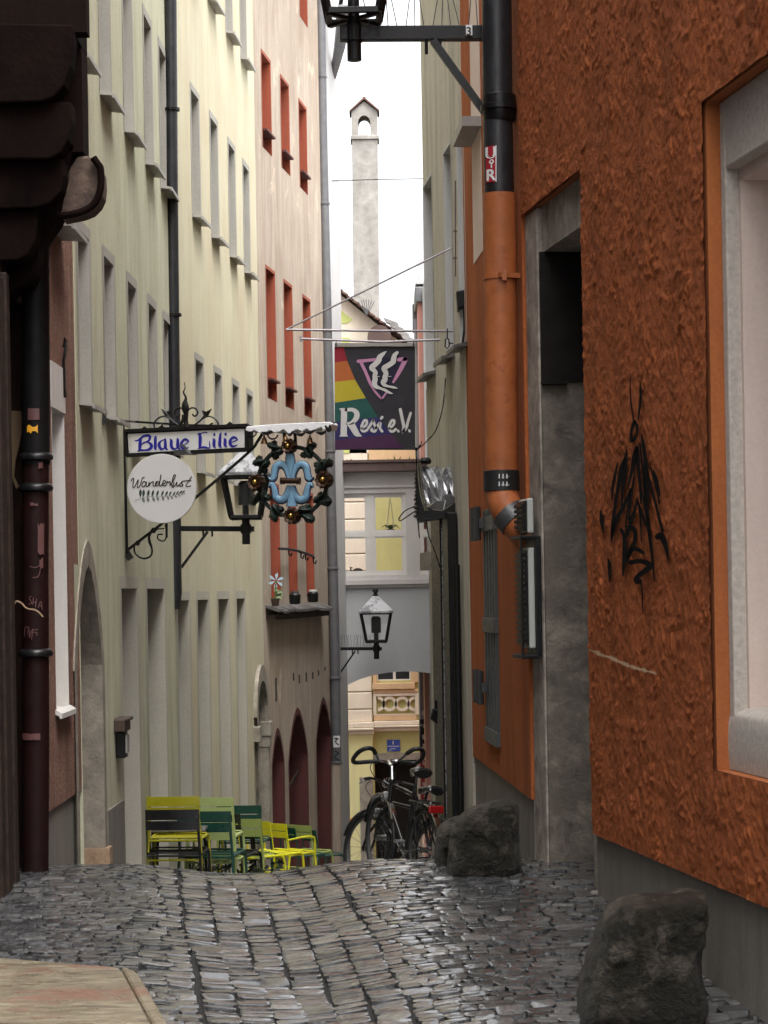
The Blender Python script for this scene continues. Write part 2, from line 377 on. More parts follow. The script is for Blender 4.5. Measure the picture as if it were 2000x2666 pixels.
M['fleur_line'] = simple('fleur_line', (0.010, 0.022, 0.07), 0.5)
M['snow'] = simple('snow', (0.84, 0.85, 0.87), 0.7, 0, 0.3, 60, 0.06, 8)
M['pole_grey'] = simple('pole_grey', (0.30, 0.27, 0.28), 0.4, 0.4, 0, 40, 0.2, 6)
for n, c in dict(f_black=(0.022, 0.021, 0.026), f_red=(0.26, 0.006, 0.018), f_orange=(0.42, 0.11, 0.022), f_yellow=(0.46, 0.38, 0.022), f_green=(0.006, 0.075, 0.062), f_navy=(0.018, 0.016, 0.10), f_purple=(0.055, 0.010, 0.055), f_pink=(0.52, 0.24, 0.40), f_white=(0.62, 0.61, 0.59), f_ink=(0.009, 0.007, 0.032)).items():
    M[n] = simple(n, c, 0.75, 0, 0, 40, 0.1, 3)
for n, c in dict(c_olive=(0.44, 0.40, 0.016), c_black=(0.010, 0.010, 0.012), c_dgreen=(0.008, 0.060, 0.042), c_lgreen=(0.46, 0.55, 0.20), c_yellow=(0.78, 0.74, 0.016), c_sage=(0.34, 0.41, 0.11)).items():
    M[n] = simple(n, c, 0.35, 0, 0, 40, 0.12, 8)
M['table_grey'] = simple('table_grey', (0.16, 0.155, 0.15), 0.3)
M['paper'] = simple('paper', (0.7, 0.68, 0.64), 0.7)
M['rubber'] = simple('rubber', (0.012, 0.012, 0.012), 0.55)
M['chrome'] = simple('chrome', (0.62, 0.62, 0.63), 0.18, 1.0, 0, 40, 0.1)
M['bike_black'] = simple('bike_black', (0.012, 0.012, 0.013), 0.2, 0, 0, 40, 0.2, 6, 0.5)
M['silver'] = simple('silver', (0.5, 0.5, 0.51), 0.3, 0.8, 0, 40, 0.15)
M['red_lens'] = simple('red_lens', (0.32, 0.008, 0.01), 0.2)
M['box_grey'] = simple('box_grey', (0.42, 0.43, 0.40), 0.5, 0, 0, 40, 0.1, 5)
M['hinge'] = simple('hinge', (0.10, 0.10, 0.10), 0.4, 0.5, 0.2, 40, 0.3, 9)
M['bars'] = simple('bars', (0.10, 0.105, 0.105), 0.45, 0.3, 0.1, 40, 0.3, 9)
M['st_red'] = simple('st_red', (0.32, 0.012, 0.022), 0.5); M['st_white'] = simple('st_white', (0.66, 0.65, 0.64), 0.5)
M['st_yellow'] = simple('st_yellow', (0.55, 0.45, 0.05), 0.5); M['st_pink'] = simple('st_pink', (0.11, 0.045, 0.042), 0.5)
M['plate_blue'] = simple('plate_blue', (0.035, 0.075, 0.36), 0.35); M['notice'] = simple('notice', (0.75, 0.36, 0.02), 0.5)
M['leaf'] = simple('leaf', (0.10, 0.14, 0.035), 0.6, 0, 0, 40, 0.4, 20); M['petal'] = simple('petal', (0.38, 0.52, 0.60), 0.5)
M['copper'] = simple('copper_edge', (0.13, 0.085, 0.075), 0.45, 0.4, 0.1, 30, 0.3, 6)
M['dark_gap'] = simple('dark_gap', (0.03, 0.027, 0.024), 0.9)
M['scrape'] = simple('scrape', (0.66, 0.46, 0.28), 0.9, 0, 0.5, 60)
def glassmat():
    m, nt, p = newmat('glass_clear'); out = nt.nodes['Material Output']
    t = nt.nodes.new('ShaderNodeBsdfTransparent'); gl = nd(nt, 'ShaderNodeBsdfGlossy', Roughness=0.03); mx = nt.nodes.new('ShaderNodeMixShader')
    fr = nd(nt, 'ShaderNodeFresnel', IOR=1.45); nt.links.new(fr.outputs[0], mx.inputs[0]); nt.links.new(t.outputs[0], mx.inputs[1]); nt.links.new(gl.outputs[0], mx.inputs[2])
    nt.links.new(mx.outputs[0], out.inputs['Surface']); nt.nodes.remove(p); return m
M['glass'] = glassmat()
def settmat():
    m, nt, p = newmat('wet_setts'); v = coords(nt)
    gi = nt.nodes.new('ShaderNodeNewGeometry')
    base = ramp(nt, gi.outputs['Random Per Island'], [(0.0, (0.018, 0.019, 0.020)), (0.45, (0.050, 0.051, 0.054)), (0.8, (0.095, 0.096, 0.098)), (1.0, (0.16, 0.157, 0.15))])
    k = ramp(nt, tex_noise(nt, v, 26, 6, 0.7), [(0.3, 0.5), (0.7, 1.15)])
    col = mix(nt, 1.0, base, k, 'MULTIPLY'); nt.links.new(col, p.inputs['Base Color'])
    r = ramp(nt, gi.outputs['Random Per Island'], [(0.0, 0.28), (0.3, 0.14), (0.6, 0.24), (1.0, 0.11)])
    nt.links.new(r, p.inputs['Roughness']); p.inputs['Specular IOR Level'].default_value = 1.0; p.inputs['Coat Weight'].default_value = 1.0; p.inputs['Coat Roughness'].default_value = 0.08
    b1 = bump(nt, p, tex_noise(nt, v, 30, 5, 0.65), 0.9, 0.018)
    bump(nt, p, tex_noise(nt, v, 70, 3, 0.6), 0.5, 0.006, b1)
    return m
M['setts'] = settmat()
M['joint'] = simple('joint_earth', (0.012, 0.0105, 0.009), 0.75, 0, 0.6, 60, 0.4, 10)
def woodtop():
    m, nt, p = newmat('wet_wood'); v = coords(nt, (2.2, 16, 14))
    a = tex_noise(nt, v, 3, 8, 0.7, 0.4); v2 = coords(nt)
    col = ramp(nt, a, [(0.32, (0.028, 0.02, 0.014)), (0.47, (0.12, 0.096, 0.062)), (0.68, (0.24, 0.21, 0.145))])
    e = ramp(nt, tex_noise(nt, v2, 3.2, 5, 0.6), [(0.52, 0.0), (0.62, 1.0)])
    col = mix(nt, e, col, (0.14, 0.075, 0.05)); nt.links.new(col, p.inputs['Base Color'])
    nt.links.new(ramp(nt, tex_noise(nt, v2, 7, 5, 0.6), [(0.35, 0.15), (0.65, 0.6)]), p.inputs['Roughness'])
    bump(nt, p, a, 0.6, 0.01); return m
M['wood'] = woodtop()
for k_ in ('shaded_stone', 'dark_wall', 'oriel', 'pipe_red', 'pipe_dark', 'old_wood', 'door_dark'):
    for n_ in M[k_].node_tree.nodes:
        if n_.type == 'BSDF_PRINCIPLED': n_.inputs['Specular IOR Level'].default_value = 0.06 if k_ in ('shaded_stone', 'dark_wall', 'oriel') else 0.18
# ---------------------------------------------------------------- walls with real openings
def arch_curve(a, b, zs, zt, kind, n=14):
    """points from (a, zs) over the top zt to (b, zs)"""
    c, h, r = (a+b)/2, zt-zs, (b-a)/2
    out = []
    for i in range(n+1):
        t = pi-pi*i/n
        if kind == 'pointed':
            x = cos(t); q = abs(x); y = (1-q**1.75)**0.86
            out.append((c+r*x, zs+h*y))
        else: out.append((c+r*cos(t), zs+h*sin(t)))
    return out
def op(a, b, za, zb, d=0.3, kind='rect', zs=None, rev=True):
    a, b = min(a, b), max(a, b)
    return dict(a=a, b=b, za=za, zb=zb, d=d, kind=kind, zs=zs if zs is not None else za, rev=rev)
def wall(W, a0, a1, z0, z1, ops, mat, parent, name='wall', deep=4.0, body=True, front=0.0, top=None, back=True):
    mb = MB()
    A = sorted({a0, a1} | {o[k] for o in ops for k in ('a', 'b') if a0 < o[k] < a1}); 
    Z = sorted({z0, z1} | {o[k] for o in ops for k in ('za', 'zb') if z0 < o[k] < z1})
    for i in range(len(A)-1):
        for j in range(len(Z)-1):
            ca, cz = (A[i]+A[i+1])/2, (Z[j]+Z[j+1])/2
            if any(o['a'] < ca < o['b'] and o['za'] < cz < o['zb'] for o in ops): continue
            mb.poly(W.P(A[i], Z[j], front), W.P(A[i+1], Z[j], front), W.P(A[i+1], Z[j+1], front), W.P(A[i], Z[j+1], front))
    for o in ops:
        a, b, za, zb, d = o['a'], o['b'], max(o['za'], z0), o['zb'], o['d']
        if o['kind'] == 'rect':
            if o['rev']:
                for q in (((a, za), (a, zb)), ((b, za), (b, zb)), ((a, zb), (b, zb))) + ((((a, za), (b, za)),) if o['za'] > z0 else ()):
                    mb.poly(W.P(*q[0], front), W.P(*q[1], front), W.P(*q[1], d), W.P(*q[0], d))
        else:
            cv = arch_curve(a, b, o['zs'], zb, o['kind'])
            for p, q in zip(cv, cv[1:]):
                if zb-max(p[1], q[1]) > -1: mb.poly(W.P(*p, front), W.P(*q, front), W.P(q[0], zb, front), W.P(p[0], zb, front))
                if o['rev']: mb.poly(W.P(*p, front), W.P(*q, front), W.P(*q, d), W.P(*p, d))
            if o['rev']:
                for x in (a, b): mb.poly(W.P(x, za, front), W.P(x, o['zs'], front), W.P(x, o['zs'], d), W.P(x, za, d))
    if body:
        t = z1 if top is None else top
        mb.poly(W.P(a0, z1, front), W.P(a1, z1, front), W.P(a1, t, deep), W.P(a0, t, deep))
        for x in (a0, a1): mb.poly(W.P(x, z0, front), W.P(x, z1, front), W.P(x, t, deep), W.P(x, z0, deep))
        if back: mb.poly(W.P(a0, z0, deep), W.P(a1, z0, deep), W.P(a1, t, deep), W.P(a0, t, deep))
    return mb.build(name, mat, parent)
def pane(W, a, b, za, zb, d, mat, parent, name='pane', bars=None, barmat=None):
    mb = MB(); mb.wbox(W, a-0.03, b+0.03, za-0.03, zb+0.03, d, d+0.03)
    return mb.build(name, mat, parent)
def sash(W, a, b, za, zb, d, parent, mat, cols=2, rows=3, w=0.05):
    mb = MB()
    for i in range(cols+1):
        x = a+(b-a)*i/cols; mb.wbox(W, max(a, x-w/2), min(b, x+w/2), za, zb, d-0.03, d-0.001)
    for j in range(rows+1):
        z = za+(zb-za)*j/rows; mb.wbox(W, a, b, max(za, z-w/2), min(zb, z+w/2), d-0.027, d-0.0015)
    return mb.build('sash', mat, parent)
def window(W, a, b, za, zb, parent, mat, d=0.28, band=0.09, sill=True, name='window', cols=2, panemat='glass_dark', sashmat='white_paint', sillw=0.125, tex='sill_metal'):
    """painted surround + lined reveal, with sash, pane and bracketed sill as sub-parts"""
    mb = MB(); e = 0.004
    for q in (((a, za), (a, zb)), ((b, za), (b, zb)), ((a, zb), (b, zb)), ((a, za), (b, za))):
        mb.poly(W.P(*q[0], -e), W.P(*q[1], -e), W.P(*q[1], d), W.P(*q[0], d))
    if band:
        for x0, x1, y0, y1 in ((a-band, a, za, zb+band), (b, b+band, za, zb+band), (a, b, zb, zb+band)):
            mb.poly(W.P(x0, y0, -e), W.P(x1, y0, -e), W.P(x1, y1, -e), W.P(x0, y1, -e))
    w = mb.build(name, mat, parent)
    pane(W, a, b, za, zb, d, M[panemat], w)
    if cols: sash(W, a, b, za, zb, d, w, M[sashmat], cols)
    if sill:
        s = MB(); pr = sillw
        p = [(-0.001, za-0.025), (-0.001, za+0.012), (-pr, za-0.018), (-pr, za-0.055), (-pr+0.018, za-0.055), (-pr+0.02, za-0.036)]
        A0, A1 = a-0.06, b+0.06
        s.prism([W.P(A0, z, q) for q, z in p], W.d*(A1-A0))
        s.build('sill', M[tex], w)
    return w
def streaks(W, parent): pass
# ================================================================ ground and lane
gb = MB()
ys = [-60, -30, -10, 0, 4, 7]+[9+0.4*i for i in range(40)]+[25+i*1.5 for i in range(20)]+[56, 70, 100, 160]
xs = [-90, -40, -15, -6]+[-3.2+0.2*i for i in range(33)]+[6, 15, 40, 90]
for y in ys:
    for x in xs: gb.v.append((x, y, gz(x, y)-0.035 if abs(x) < 4 else g(y)-0.01))
for j in range(len(ys)-1):
    for i in range(len(xs)-1):
        k = j*len(xs)+i; gb.f.append((k, k+1, k+len(xs)+1, k+len(xs)))
setp(gb.build('ground', M['joint'], None, smooth=True, angle=0), kind='structure')
def make_setts():
    rnd = random.Random(3); mb = MB()
    th = math.atan(-0.122); ct, st = cos(th), sin(th)
    def W2(u, v): # u across, v along channel
        x0 = chx(v); return x0+u, v
    def stone(u, v, w, l, big, skew):
        cx, cy = W2(u, v)
        hgt = rnd.gauss(0.0, 0.003); tx, ty = rnd.gauss(0, 0.04), rnd.gauss(0.0, 0.06)
        w -= rnd.uniform(0.004, 0.013); l -= rnd.uniform(0.006, 0.018)
        ang = rnd.gauss(0, 0.035)+th*0.0+skew; ca, sa = cos(ang), sin(ang)
        j = [(rnd.uniform(-.008, .008), rnd.uniform(-.010, .010)) for _ in range(4)]
        base = [(-w/2, -l/2), (w/2, -l/2), (w/2, l/2), (-w/2, l/2)]
        base = [(p[0]+q[0], p[1]+q[1]) for p, q in zip(base, j)]
        z0 = gz(cx, cy)
        sx = (gz(cx+0.05, cy)-gz(cx-0.05, cy))/0.1; sy = (gz(cx, cy+0.05)-gz(cx, cy-0.05))/0.1
        rings = []
        for ins, dz in ((0.0, -0.05), (0.0, -0.0012), (0.006, -0.0003), (0.02, 0.0003)):
            r = []
            for i in range(4):
                for t in (0.14, 0.5, 0.86):
                    p, q = base[i], base[(i+1) % 4]
                    x = p[0]+(q[0]-p[0])*t; y = p[1]+(q[1]-p[1])*t
                    if t == 0.5: x *= 1.03; y *= 1.03
                    L = sqrt(x*x+y*y) or 1; f = max(0.1, 1-ins/L*1.2); x *= f; y *= f
                    X, Y = x*ca-y*sa, x*sa+y*ca
                    zz = z0+sx*X+sy*Y+dz+hgt+tx*X+ty*Y+(rnd.uniform(-.0007, .0007) if dz > -0.02 else 0)
                    r.append((cx+X, cy+Y, zz))
            rings.append(r)
        k = len(mb.v)
        for r in rings: mb.v.extend(r)
        mb.v.append((cx, cy, z0+hgt+0.001+rnd.uniform(-.0015, .0015)))
        n = 12
        for a in range(3):
            for i in range(n): mb.f.append((k+a*n+i, k+a*n+(i+1) % n, k+(a+1)*n+(i+1) % n, k+(a+1)*n+i))
        c = k+4*n
        for i in range(n): mb.f.append((k+3*n+i, k+3*n+(i+1) % n, c))
    # channel: long columns of setts side by side, joints lined up along the lane
    edges = [-0.52, -0.345, -0.17, 0.0, 0.175, 0.35, 0.53]
    for c in range(6):
        v = 4.0+rnd.uniform(0, .1); wd = edges[c+1]-edges[c]
        while v < 21:
            l = rnd.uniform(0.07, 0.135); wob = 0.016*sin(v*1.7+c)+0.01*sin(v*4.1+c*2)
            stone((edges[c]+edges[c+1])/2+wob, v+l/2, wd, l, True, 0.122+rnd.gauss(0, .025)); v += l
    # flanks: rows running across, broken bond, gently bowed
    for side in (-1, 1):
        v = 4.0
        while v < 21:
            l = rnd.uniform(0.07, 0.115); u = 0.53+rnd.uniform(0.0, 0.03); 
            while u < 2.9:
                w = rnd.uniform(0.09, 0.17)
                X = chx(v)+side*(u+w/2)
                if X > -2.62 and X < 1.29-0.152*(v-14.3)+0.35:
                    bow = 0.10*sin(u*1.4+0.6)*side+0.05*sin(u*3+v*0.8)
                    stone(side*(u+w/2), v+l/2+bow, w, l, False, 0.11+0.04*sin(v+u))
                u += w
            v += l
    return mb
setp(make_setts().build('cobbled_lane', M['setts'], None, smooth=True, angle=28), kind='structure')

b = MB(); ys2 = [20.6+0.5*i for i in range(80)]  # lane floor past the crest, added in a pale tone to bounce light
for y in ys2:
    for x in (-3.2, -2, -1, 0, 1.0, 1.6): b.v.append((x, y, gz(x, y)-.015))
for j in range(len(ys2)-1):
    for i in range(5): k = j*6+i; b.f.append((k, k+1, k+7, k+6))
setp(b.build('lane_bounce_paving', M['paving'], None, smooth=True, angle=0), kind='structure')
# ================================================================ left side
LP = Wall(-2.42, 16.15, -2.42, 18.05, 1)
L1 = Wall(-2.72+.017*18.05, 18.05, -2.72+.017*25.2, 25.2, 1)
L2 = Wall(-4+.068*25.2, 25.2, -4+.068*33.0, 33.0, 1)
L3 = Wall(-5.914+.126*33.0, 33.0, -5.914+.126*39.75, 39.75, 1)
L4 = Wall(-0.90, 39.75, -0.70, 42.0, 1)
LN = Wall(-2.5, 5.0, -2.5, 16.1, 1)
# --- near house with corbelled oriel, its deep shade put into dark colours
h = thing('corbelled_house', 'dark brown corner house with stone corbels and overhanging oriel above', 'house', (-2.5, 15, -0.3))
dw = LN.SY(15.0)
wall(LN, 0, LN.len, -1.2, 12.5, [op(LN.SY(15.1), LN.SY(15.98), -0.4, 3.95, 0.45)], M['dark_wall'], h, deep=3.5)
pb = MB(); pb.wbox(LN, LN.SY(15.08), LN.SY(16.0), -0.4, 3.97, 0.4, 0.44); pb.build('door', M['door_dark'], h)
wp = MB()
for i, (y, w, pr) in enumerate(((14.55, 0.13, 0.035), (14.70, 0.13, 0.05), (14.86, 0.14, 0.03), (15.02, 0.12, 0.045))):
    s = LN.SY(y); wp.wbox(LN, s, s+w, g(y)-0.1, 3.9+0.05*i, -pr, -0.002)
wp.build('door_post', M['old_wood'], h, bevel=0.008)
ox = at(233, 50, 14.95).x; oz = at(100, 86, 14.95).z; ox2 = at(229, 250, 15.62).x
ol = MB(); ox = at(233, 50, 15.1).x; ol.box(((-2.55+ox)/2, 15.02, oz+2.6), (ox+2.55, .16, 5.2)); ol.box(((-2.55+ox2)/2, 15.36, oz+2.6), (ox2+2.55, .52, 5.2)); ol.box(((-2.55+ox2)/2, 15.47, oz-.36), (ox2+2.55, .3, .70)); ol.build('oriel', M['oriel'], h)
sil = [(-60, 395), (210, 395), (213, 405), (203, 425), (192, 470), (186, 510), (178, 560), (165, 590), (150, 612), (131, 640), (119, 662), (113, 700), (106, 728), (95, 748), (78, 760), (60, 764), (45, 780), (36, 800), (-60, 800)]
cb = MB()
cb.prism([at(x, y, 15.62) for x, y in sil], (0, -0.3, 0))
for dy, pts in ((15.05, [(-60, 80), (200, 85), (203, 130), (196, 190), (180, 240), (150, 272), (120, 283), (-60, 288)]),
                (15.12, [(-60, 280), (197, 283), (198, 330), (190, 380), (170, 415), (140, 430), (-60, 432)]),
                (15.2, [(-60, 425), (176, 428), (180, 470), (170, 515), (140, 545), (105, 556), (-60, 560)]),
                (15.26, [(-60, 550), (112, 555), (112, 590), (104, 640), (86, 676), (60, 690), (-60, 694)])):
    cb.prism([at(x, y, dy) for x, y in pts], (0, -0.22, 0))
cb.build('corbel', M['shaded_stone'], h, bevel=0.02)
ce = MB(); ce.prism([at(x, y, 15.34) for x, y in [(150, 562), (165, 500), (180, 440), (200, 406), (226, 405), (240, 409), (247, 424), (259, 432), (261, 470), (258, 500), (248, 522), (230, 540), (206, 550)]], (0, 0.4, 0))
ce.build('corbel_scroll', M['corbel_end'], h, bevel=0.022)
ct = MB(); ct.tube([at(x, y, 15.3) for x, y in smoothpts([(243, 410), (254, 426), (262, 440), (263, 480), (256, 510), (240, 535), (212, 551), (176, 560), (150, 562)], 4)], 0.024, 8); ct.build('corbel_moulding', M['shaded_stone'], h, smooth=True)
# --- sticker covered downpipe
dp = thing('downpipe', 'black and dark red downpipe with torn stickers and scratched tags beside the dark doorway', 'downpipe', (-2.4, 15.75, -0.1))
PY = 15.72
b = MB(); b.tube([at(88, -40, PY), at(92, 600, PY), at(93, 1210, PY)], 0.098, 16); b.build('upper_pipe', M['pipe_dark'], dp, smooth=True)
b = MB(); b.tube([at(93, 1190, PY), at(92, 1500, PY), at(94, 1930, PY), at(92, 2275, PY)], 0.092, 16); b.build('lower_pipe', M['pipe_red'], dp, smooth=True)
for y in (1190, 1270, 1700):
    b = MB(); c = at(93, y, PY); b.lathe([(0.095, -0.03), (0.118, -0.02), (0.122, 0.0), (0.112, 0.02), (0.095, 0.03)], c, 18); b.build('collar', M['black_paint'], dp, smooth=True)
def cyl_map(cxp, r, Y):
    def f(px, py, e=0.0):
        q = at(px, py, Y); c = at(cxp, py, Y); dx = max(-r*0.97, min(r*0.97, q.x-c.x))
        return Vector((c.x+dx, Y-sqrt((r+0.003)**2-dx*dx), q.z))
    return f
cm = cyl_map(93, 0.100, PY)
def patch(mb, mp, x0, y0, x1, y1, n=6, jag=0.0, rnd=random.Random(5)):
    k = len(mb.v)
    for i in range(n+1):
        x = x0+(x1-x0)*i/n
        mb.v.append(tuple(mp(x, y0+rnd.uniform(-jag, jag)))); mb.v.append(tuple(mp(x, y1+rnd.uniform(-jag, jag))))
    for i in range(n): mb.f.append((k+2*i, k+2*i+1, k+2*i+3, k+2*i+2))
b = MB(); patch(b, cm, 78, 1066, 108, 1096); b.build('sticker', M['st_pink'], dp)
b = MB(); patch(b, cm, 76, 1112, 104, 1128, 6, 4); b.build('sticker', M['notice'], dp)
for q in ((104, 1365, 119, 1440, 4, 6), (106, 1205, 116, 1222, 3, 2), (84, 1312, 104, 1318, 4, 3), (108, 1455, 117, 1478, 4, 4), (62, 1908, 110, 1924, 6, 1)):
    b = MB(); patch(b, cm, *q); b.build('sticker', M['st_pink'], dp)
b = MB()
for s in ([(88, 1552), (82, 1556), (86, 1564), (88, 1570), (80, 1573)], [(93, 1556), (91, 1574)], [(101, 1560), (98, 1580)], [(92, 1566), (100, 1570)], [(105, 1582), (111, 1566), (115, 1586)], [(107, 1577), (114, 1579)],
          [(70, 1634), (68, 1656)], [(70, 1634), (80, 1632), (78, 1650)], [(84, 1640), (82, 1660), (92, 1636), (88, 1664)], [(92, 1640), (104, 1638)], [(94, 1646), (102, 1646), (101, 1654)], [(84, 1475), (98, 1478), (110, 1474), (106, 1500), (92, 1504)]):
    if s[0] in ((70, 1634), (84, 1475)) and len(b.v) > 40 and s[1] != (80, 1632): b.build('scratched_tag', M['st_pink'], dp); b = MB()
    stroke(b, s, cm, 2.2, 4)
b.build('scratched_tag', M['st_pink'], dp)
bk = thing('paper_scraps', 'torn brown cardboard strip tied behind the dark downpipe', 'cardboard', at(45, 1100, 15.85))
b = MB(); b.prism([at(x, y, 15.9) for x, y in [(30, 1069), (61, 1071), (58, 1110), (50, 1160), (40, 1200), (36, 1240), (50, 1268), (42, 1272), (30, 1240)]], (0, 0.012, 0)); b.build('card', simple('card', (0.20, 0.13, 0.07), 0.8), bk)
b = MB(); b.tube([at(x, y, 15.55) for x, y in smoothpts([(34, 1580), (42, 1566), (55, 1570), (70, 1584), (95, 1590), (112, 1606)], 4)], 0.006, 5); b.build('string', simple('string', (0.3, 0.2, 0.12), 0.8), bk, smooth=True)
# --- pink roughcast house
h = thing('pink_house', 'narrow pink roughcast house between the dark corner and the cream front', 'house', (-2.42, 17, -0.2))
a0, a1 = LP.S(139, 1400), LP.S(171, 1400)
zt, zb = LP.Z(138, 1062), LP.Z(150, 1850)
ua, ub = LP.S(160, 620), LP.S(184, 620); uz = LP.Z(180, 640)
wall(LP, 0.0, LP.len, LP.Z(170, 2085), 9.5, [op(a0, a1, zb, zt, 0.3, rev=False), op(a0, a1, uz, uz+1.6, 0.25, rev=False)], M['pinkcast'], h, deep=4)
w = window(LP, a0, a1, zb, zt, h, M['white_paint'], 0.3, 0.0, True, sillw=0.05, tex='white_paint')
b = MB(); b.wbox(LP, a0-0.02, a1+0.03, zt, zt+0.34, -0.012, 0.0); b.build('lintel', M['white_paint'], h)
w = window(LP, a0, a1, uz, uz+1.6, h, M['white_paint'], 0.25, 0.0, True, sillw=0.2)
b = MB(); b.wbox(LP, 0, LP.len, -2, LP.Z(170, 2085), 0.02, 0.3); b.build('plinth', M['plinth'], h)
lp = thing('wall_hook', 'small black iron bracket fixed to the pink roughcast wall', 'bracket', at(168, 940, 17.2))
b = MB(); b.tube([at(x, y, 17.3) for x, y in [(166, 905), (170, 880), (172, 900), (166, 940), (168, 1010), (170, 1035)]], 0.012, 6); b.build('hook', M['black_iron'], lp, smooth=True)
# --- pale green-cream house
h = thing('pale_green_house', 'tall pale green plastered house with an arched stone doorway', 'house', (-2.4, 21, -0.8))
ops = []; wins = []
for (tx, ty, sx, sy) in ((196, 557, 205, 1045), (265, 627, 274, 1092), (328.5, 708, 335, 1140), (383, 768.6, 392, 1180)):
    a = L1.S(tx, ty)+0.09; z1 = 4.86; z0 = 3.46; wins.append((a, a+0.62, z0, z1)); wins.append((a, a+0.62, 6.27, 7.78))
wins.append((L1.SY(24.35), L1.SY(24.95), 6.27, 7.78)); wins.append((L1.SY(24.35), L1.SY(24.95), 3.46, 4.86))
for q in wins: ops.append(op(q[0], q[1], q[2], q[3], 0.28, rev=False))
pa, pc = L1.S(197, 1740), L1.S(263, 1740)
ops.append(op(pa, pc, -2, L1.Z(228, 1472), 0.42, 'pointed', L1.Z(200, 1745), rev=False))
doors = [(L1.S(317, 1650), L1.S(358, 1650)), (L1.S(384, 1650), L1.S(429, 1650))]
for q in doors: ops.append(op(q[0], q[1], -3, 1.97, 0.36, rev=False))
wall(L1, 0, L1.len, -3, 12.0, ops, M['cream_green'], h, deep=5)
for q in wins: window(L1, *q, h, M['window_grey'])
zs, zt = L1.Z(200, 1745), L1.Z(228, 1472)
def portal(W, a, b, zf, zs, zt, bandw, d, mat, parent, backmat, pr=0.012, kind='pointed', name='arched_doorway', splay=0.0):
    mb = MB(); e = -pr
    ci = arch_curve(a, b, zs, zt, kind); co = arch_curve(a-bandw, b+bandw, zs, zt+bandw*1.5, kind)
    for i in range(len(ci)-1):
        mb.poly(W.P(*ci[i], e), W.P(*ci[i+1], e), W.P(*co[i+1], e), W.P(*co[i], e))
        mb.poly(W.P(*ci[i], e), W.P(*ci[i+1], e), W.P(*ci[i+1], d), W.P(*ci[i], d))
        mb.poly(W.P(*co[i], e), W.P(*co[i+1], e), W.P(*co[i+1], 0.01), W.P(*co[i], 0.01))
    for x, y in ((a, a-bandw), (b, b+bandw)):
        mb.poly(W.P(x, zf, e), W.P(x, zs, e), W.P(x, zs, d), W.P(x, zf, d))
        mb.poly(W.P(x, zf, e), W.P(x, zs, e), W.P(y, zs, e), W.P(y, zf, e))
    o = mb.build(name, mat, parent)
    bk = MB(); bk.wbox(W, a-0.05, b+0.05, zf, zt+0.05, d-0.002, d+0.05); bk.build('door', backmat, o)
    return o
o = portal(L1, pa, pc, -2, zs, zt, 0.14, 0.42, M['portal_stone'], h, M['door_brown'])
b = MB(); b.wbox(L1, pc-0.02, pc+0.16, -2, L1.Z(262, 2215), -0.05, 0.44); b.build('base_block', M['base_stone'], o)
for q in doors: window(L1, q[0], q[1], -3, 1.97, h, M['window_cream'], 0.36, 0.11, False, 'tall_opening', 0, 'door_dark')
b = MB(); b.wbox(L1, pc+0.18, doors[0][0]-0.12, -3, L1.Z(280, 2110), -0.015, 0.0); b.build('plinth', M['plinth'], h)
# --- cream yellow house
h = thing('cream_yellow_house', 'tall cream yellow house with narrow grey windows between two downpipes', 'house', (-2, 29, -1.6))
wins = []; ops = []
for px, py in ((506, 913), (556, 950), (603, 975), (641, 1008)):
    a = L2.S(px, py)+0.07; wins.append((a, a+0.6, 3.36, 4.68)); wins.append((a, a+0.6, 6.37, 7.86)); wins.append((a, a+0.6, 9.33, 10.7))
for q in wins: ops.append(op(*q, 0.26, rev=False))
doors = [(L2.S(464, 1700), L2.S(494, 1700)), (L2.S(516, 1700), L2.S(544, 1700)), (L2.S(570, 1700), L2.S(597, 1700)), (L2.S(618, 1700), L2.S(639, 1700))]
for q in doors: ops.append(op(q[0], q[1], -4, 1.84, 0.36, rev=False))
pa, pb_ = L2.S(665, 1900), L2.S(690, 1900)
ops.append(op(pa, pb_, -4, L2.Z(676, 1772), 0.35, 'round', L2.Z(680, 1860), rev=False))
wall(L2, 0, L2.len, -4, 13.0, ops, M['cream_yellow'], h, deep=5)
for q in wins: window(L2, *q, h, M['window_grey'], 0.26, 0.08)
for q in doors: window(L2, q[0], q[1], -4, 1.84, h, M['window_cream'], 0.36, 0.1, False, 'tall_opening', 0, 'door_dark')
o = portal(L2, pa, pb_, -4, L2.Z(680, 1860), L2.Z(676, 1772), 0.15, 0.35, M['portal_stone'], h, M['door_dark'], 0.05, 'round')
b = MB(); zc = L2.Z(680, 1905)
b.wbox(L2, pa-0.2, pa+0.02, zc-0.1, zc+0.12, -0.09, 0.2); b.build('capital', M['portal_stone'], o, bevel=0.015)
b = MB(); b.wbox(L2, pb_-0.02, pb_+0.2, zc-0.1, zc+0.12, -0.09, 0.2); b.wbox(L2, pb_-0.01, pb_+0.16, zc-0.26, zc-0.1, -0.07, 0.2)
b.build('capital', M['portal_stone'], o, bevel=0.015)
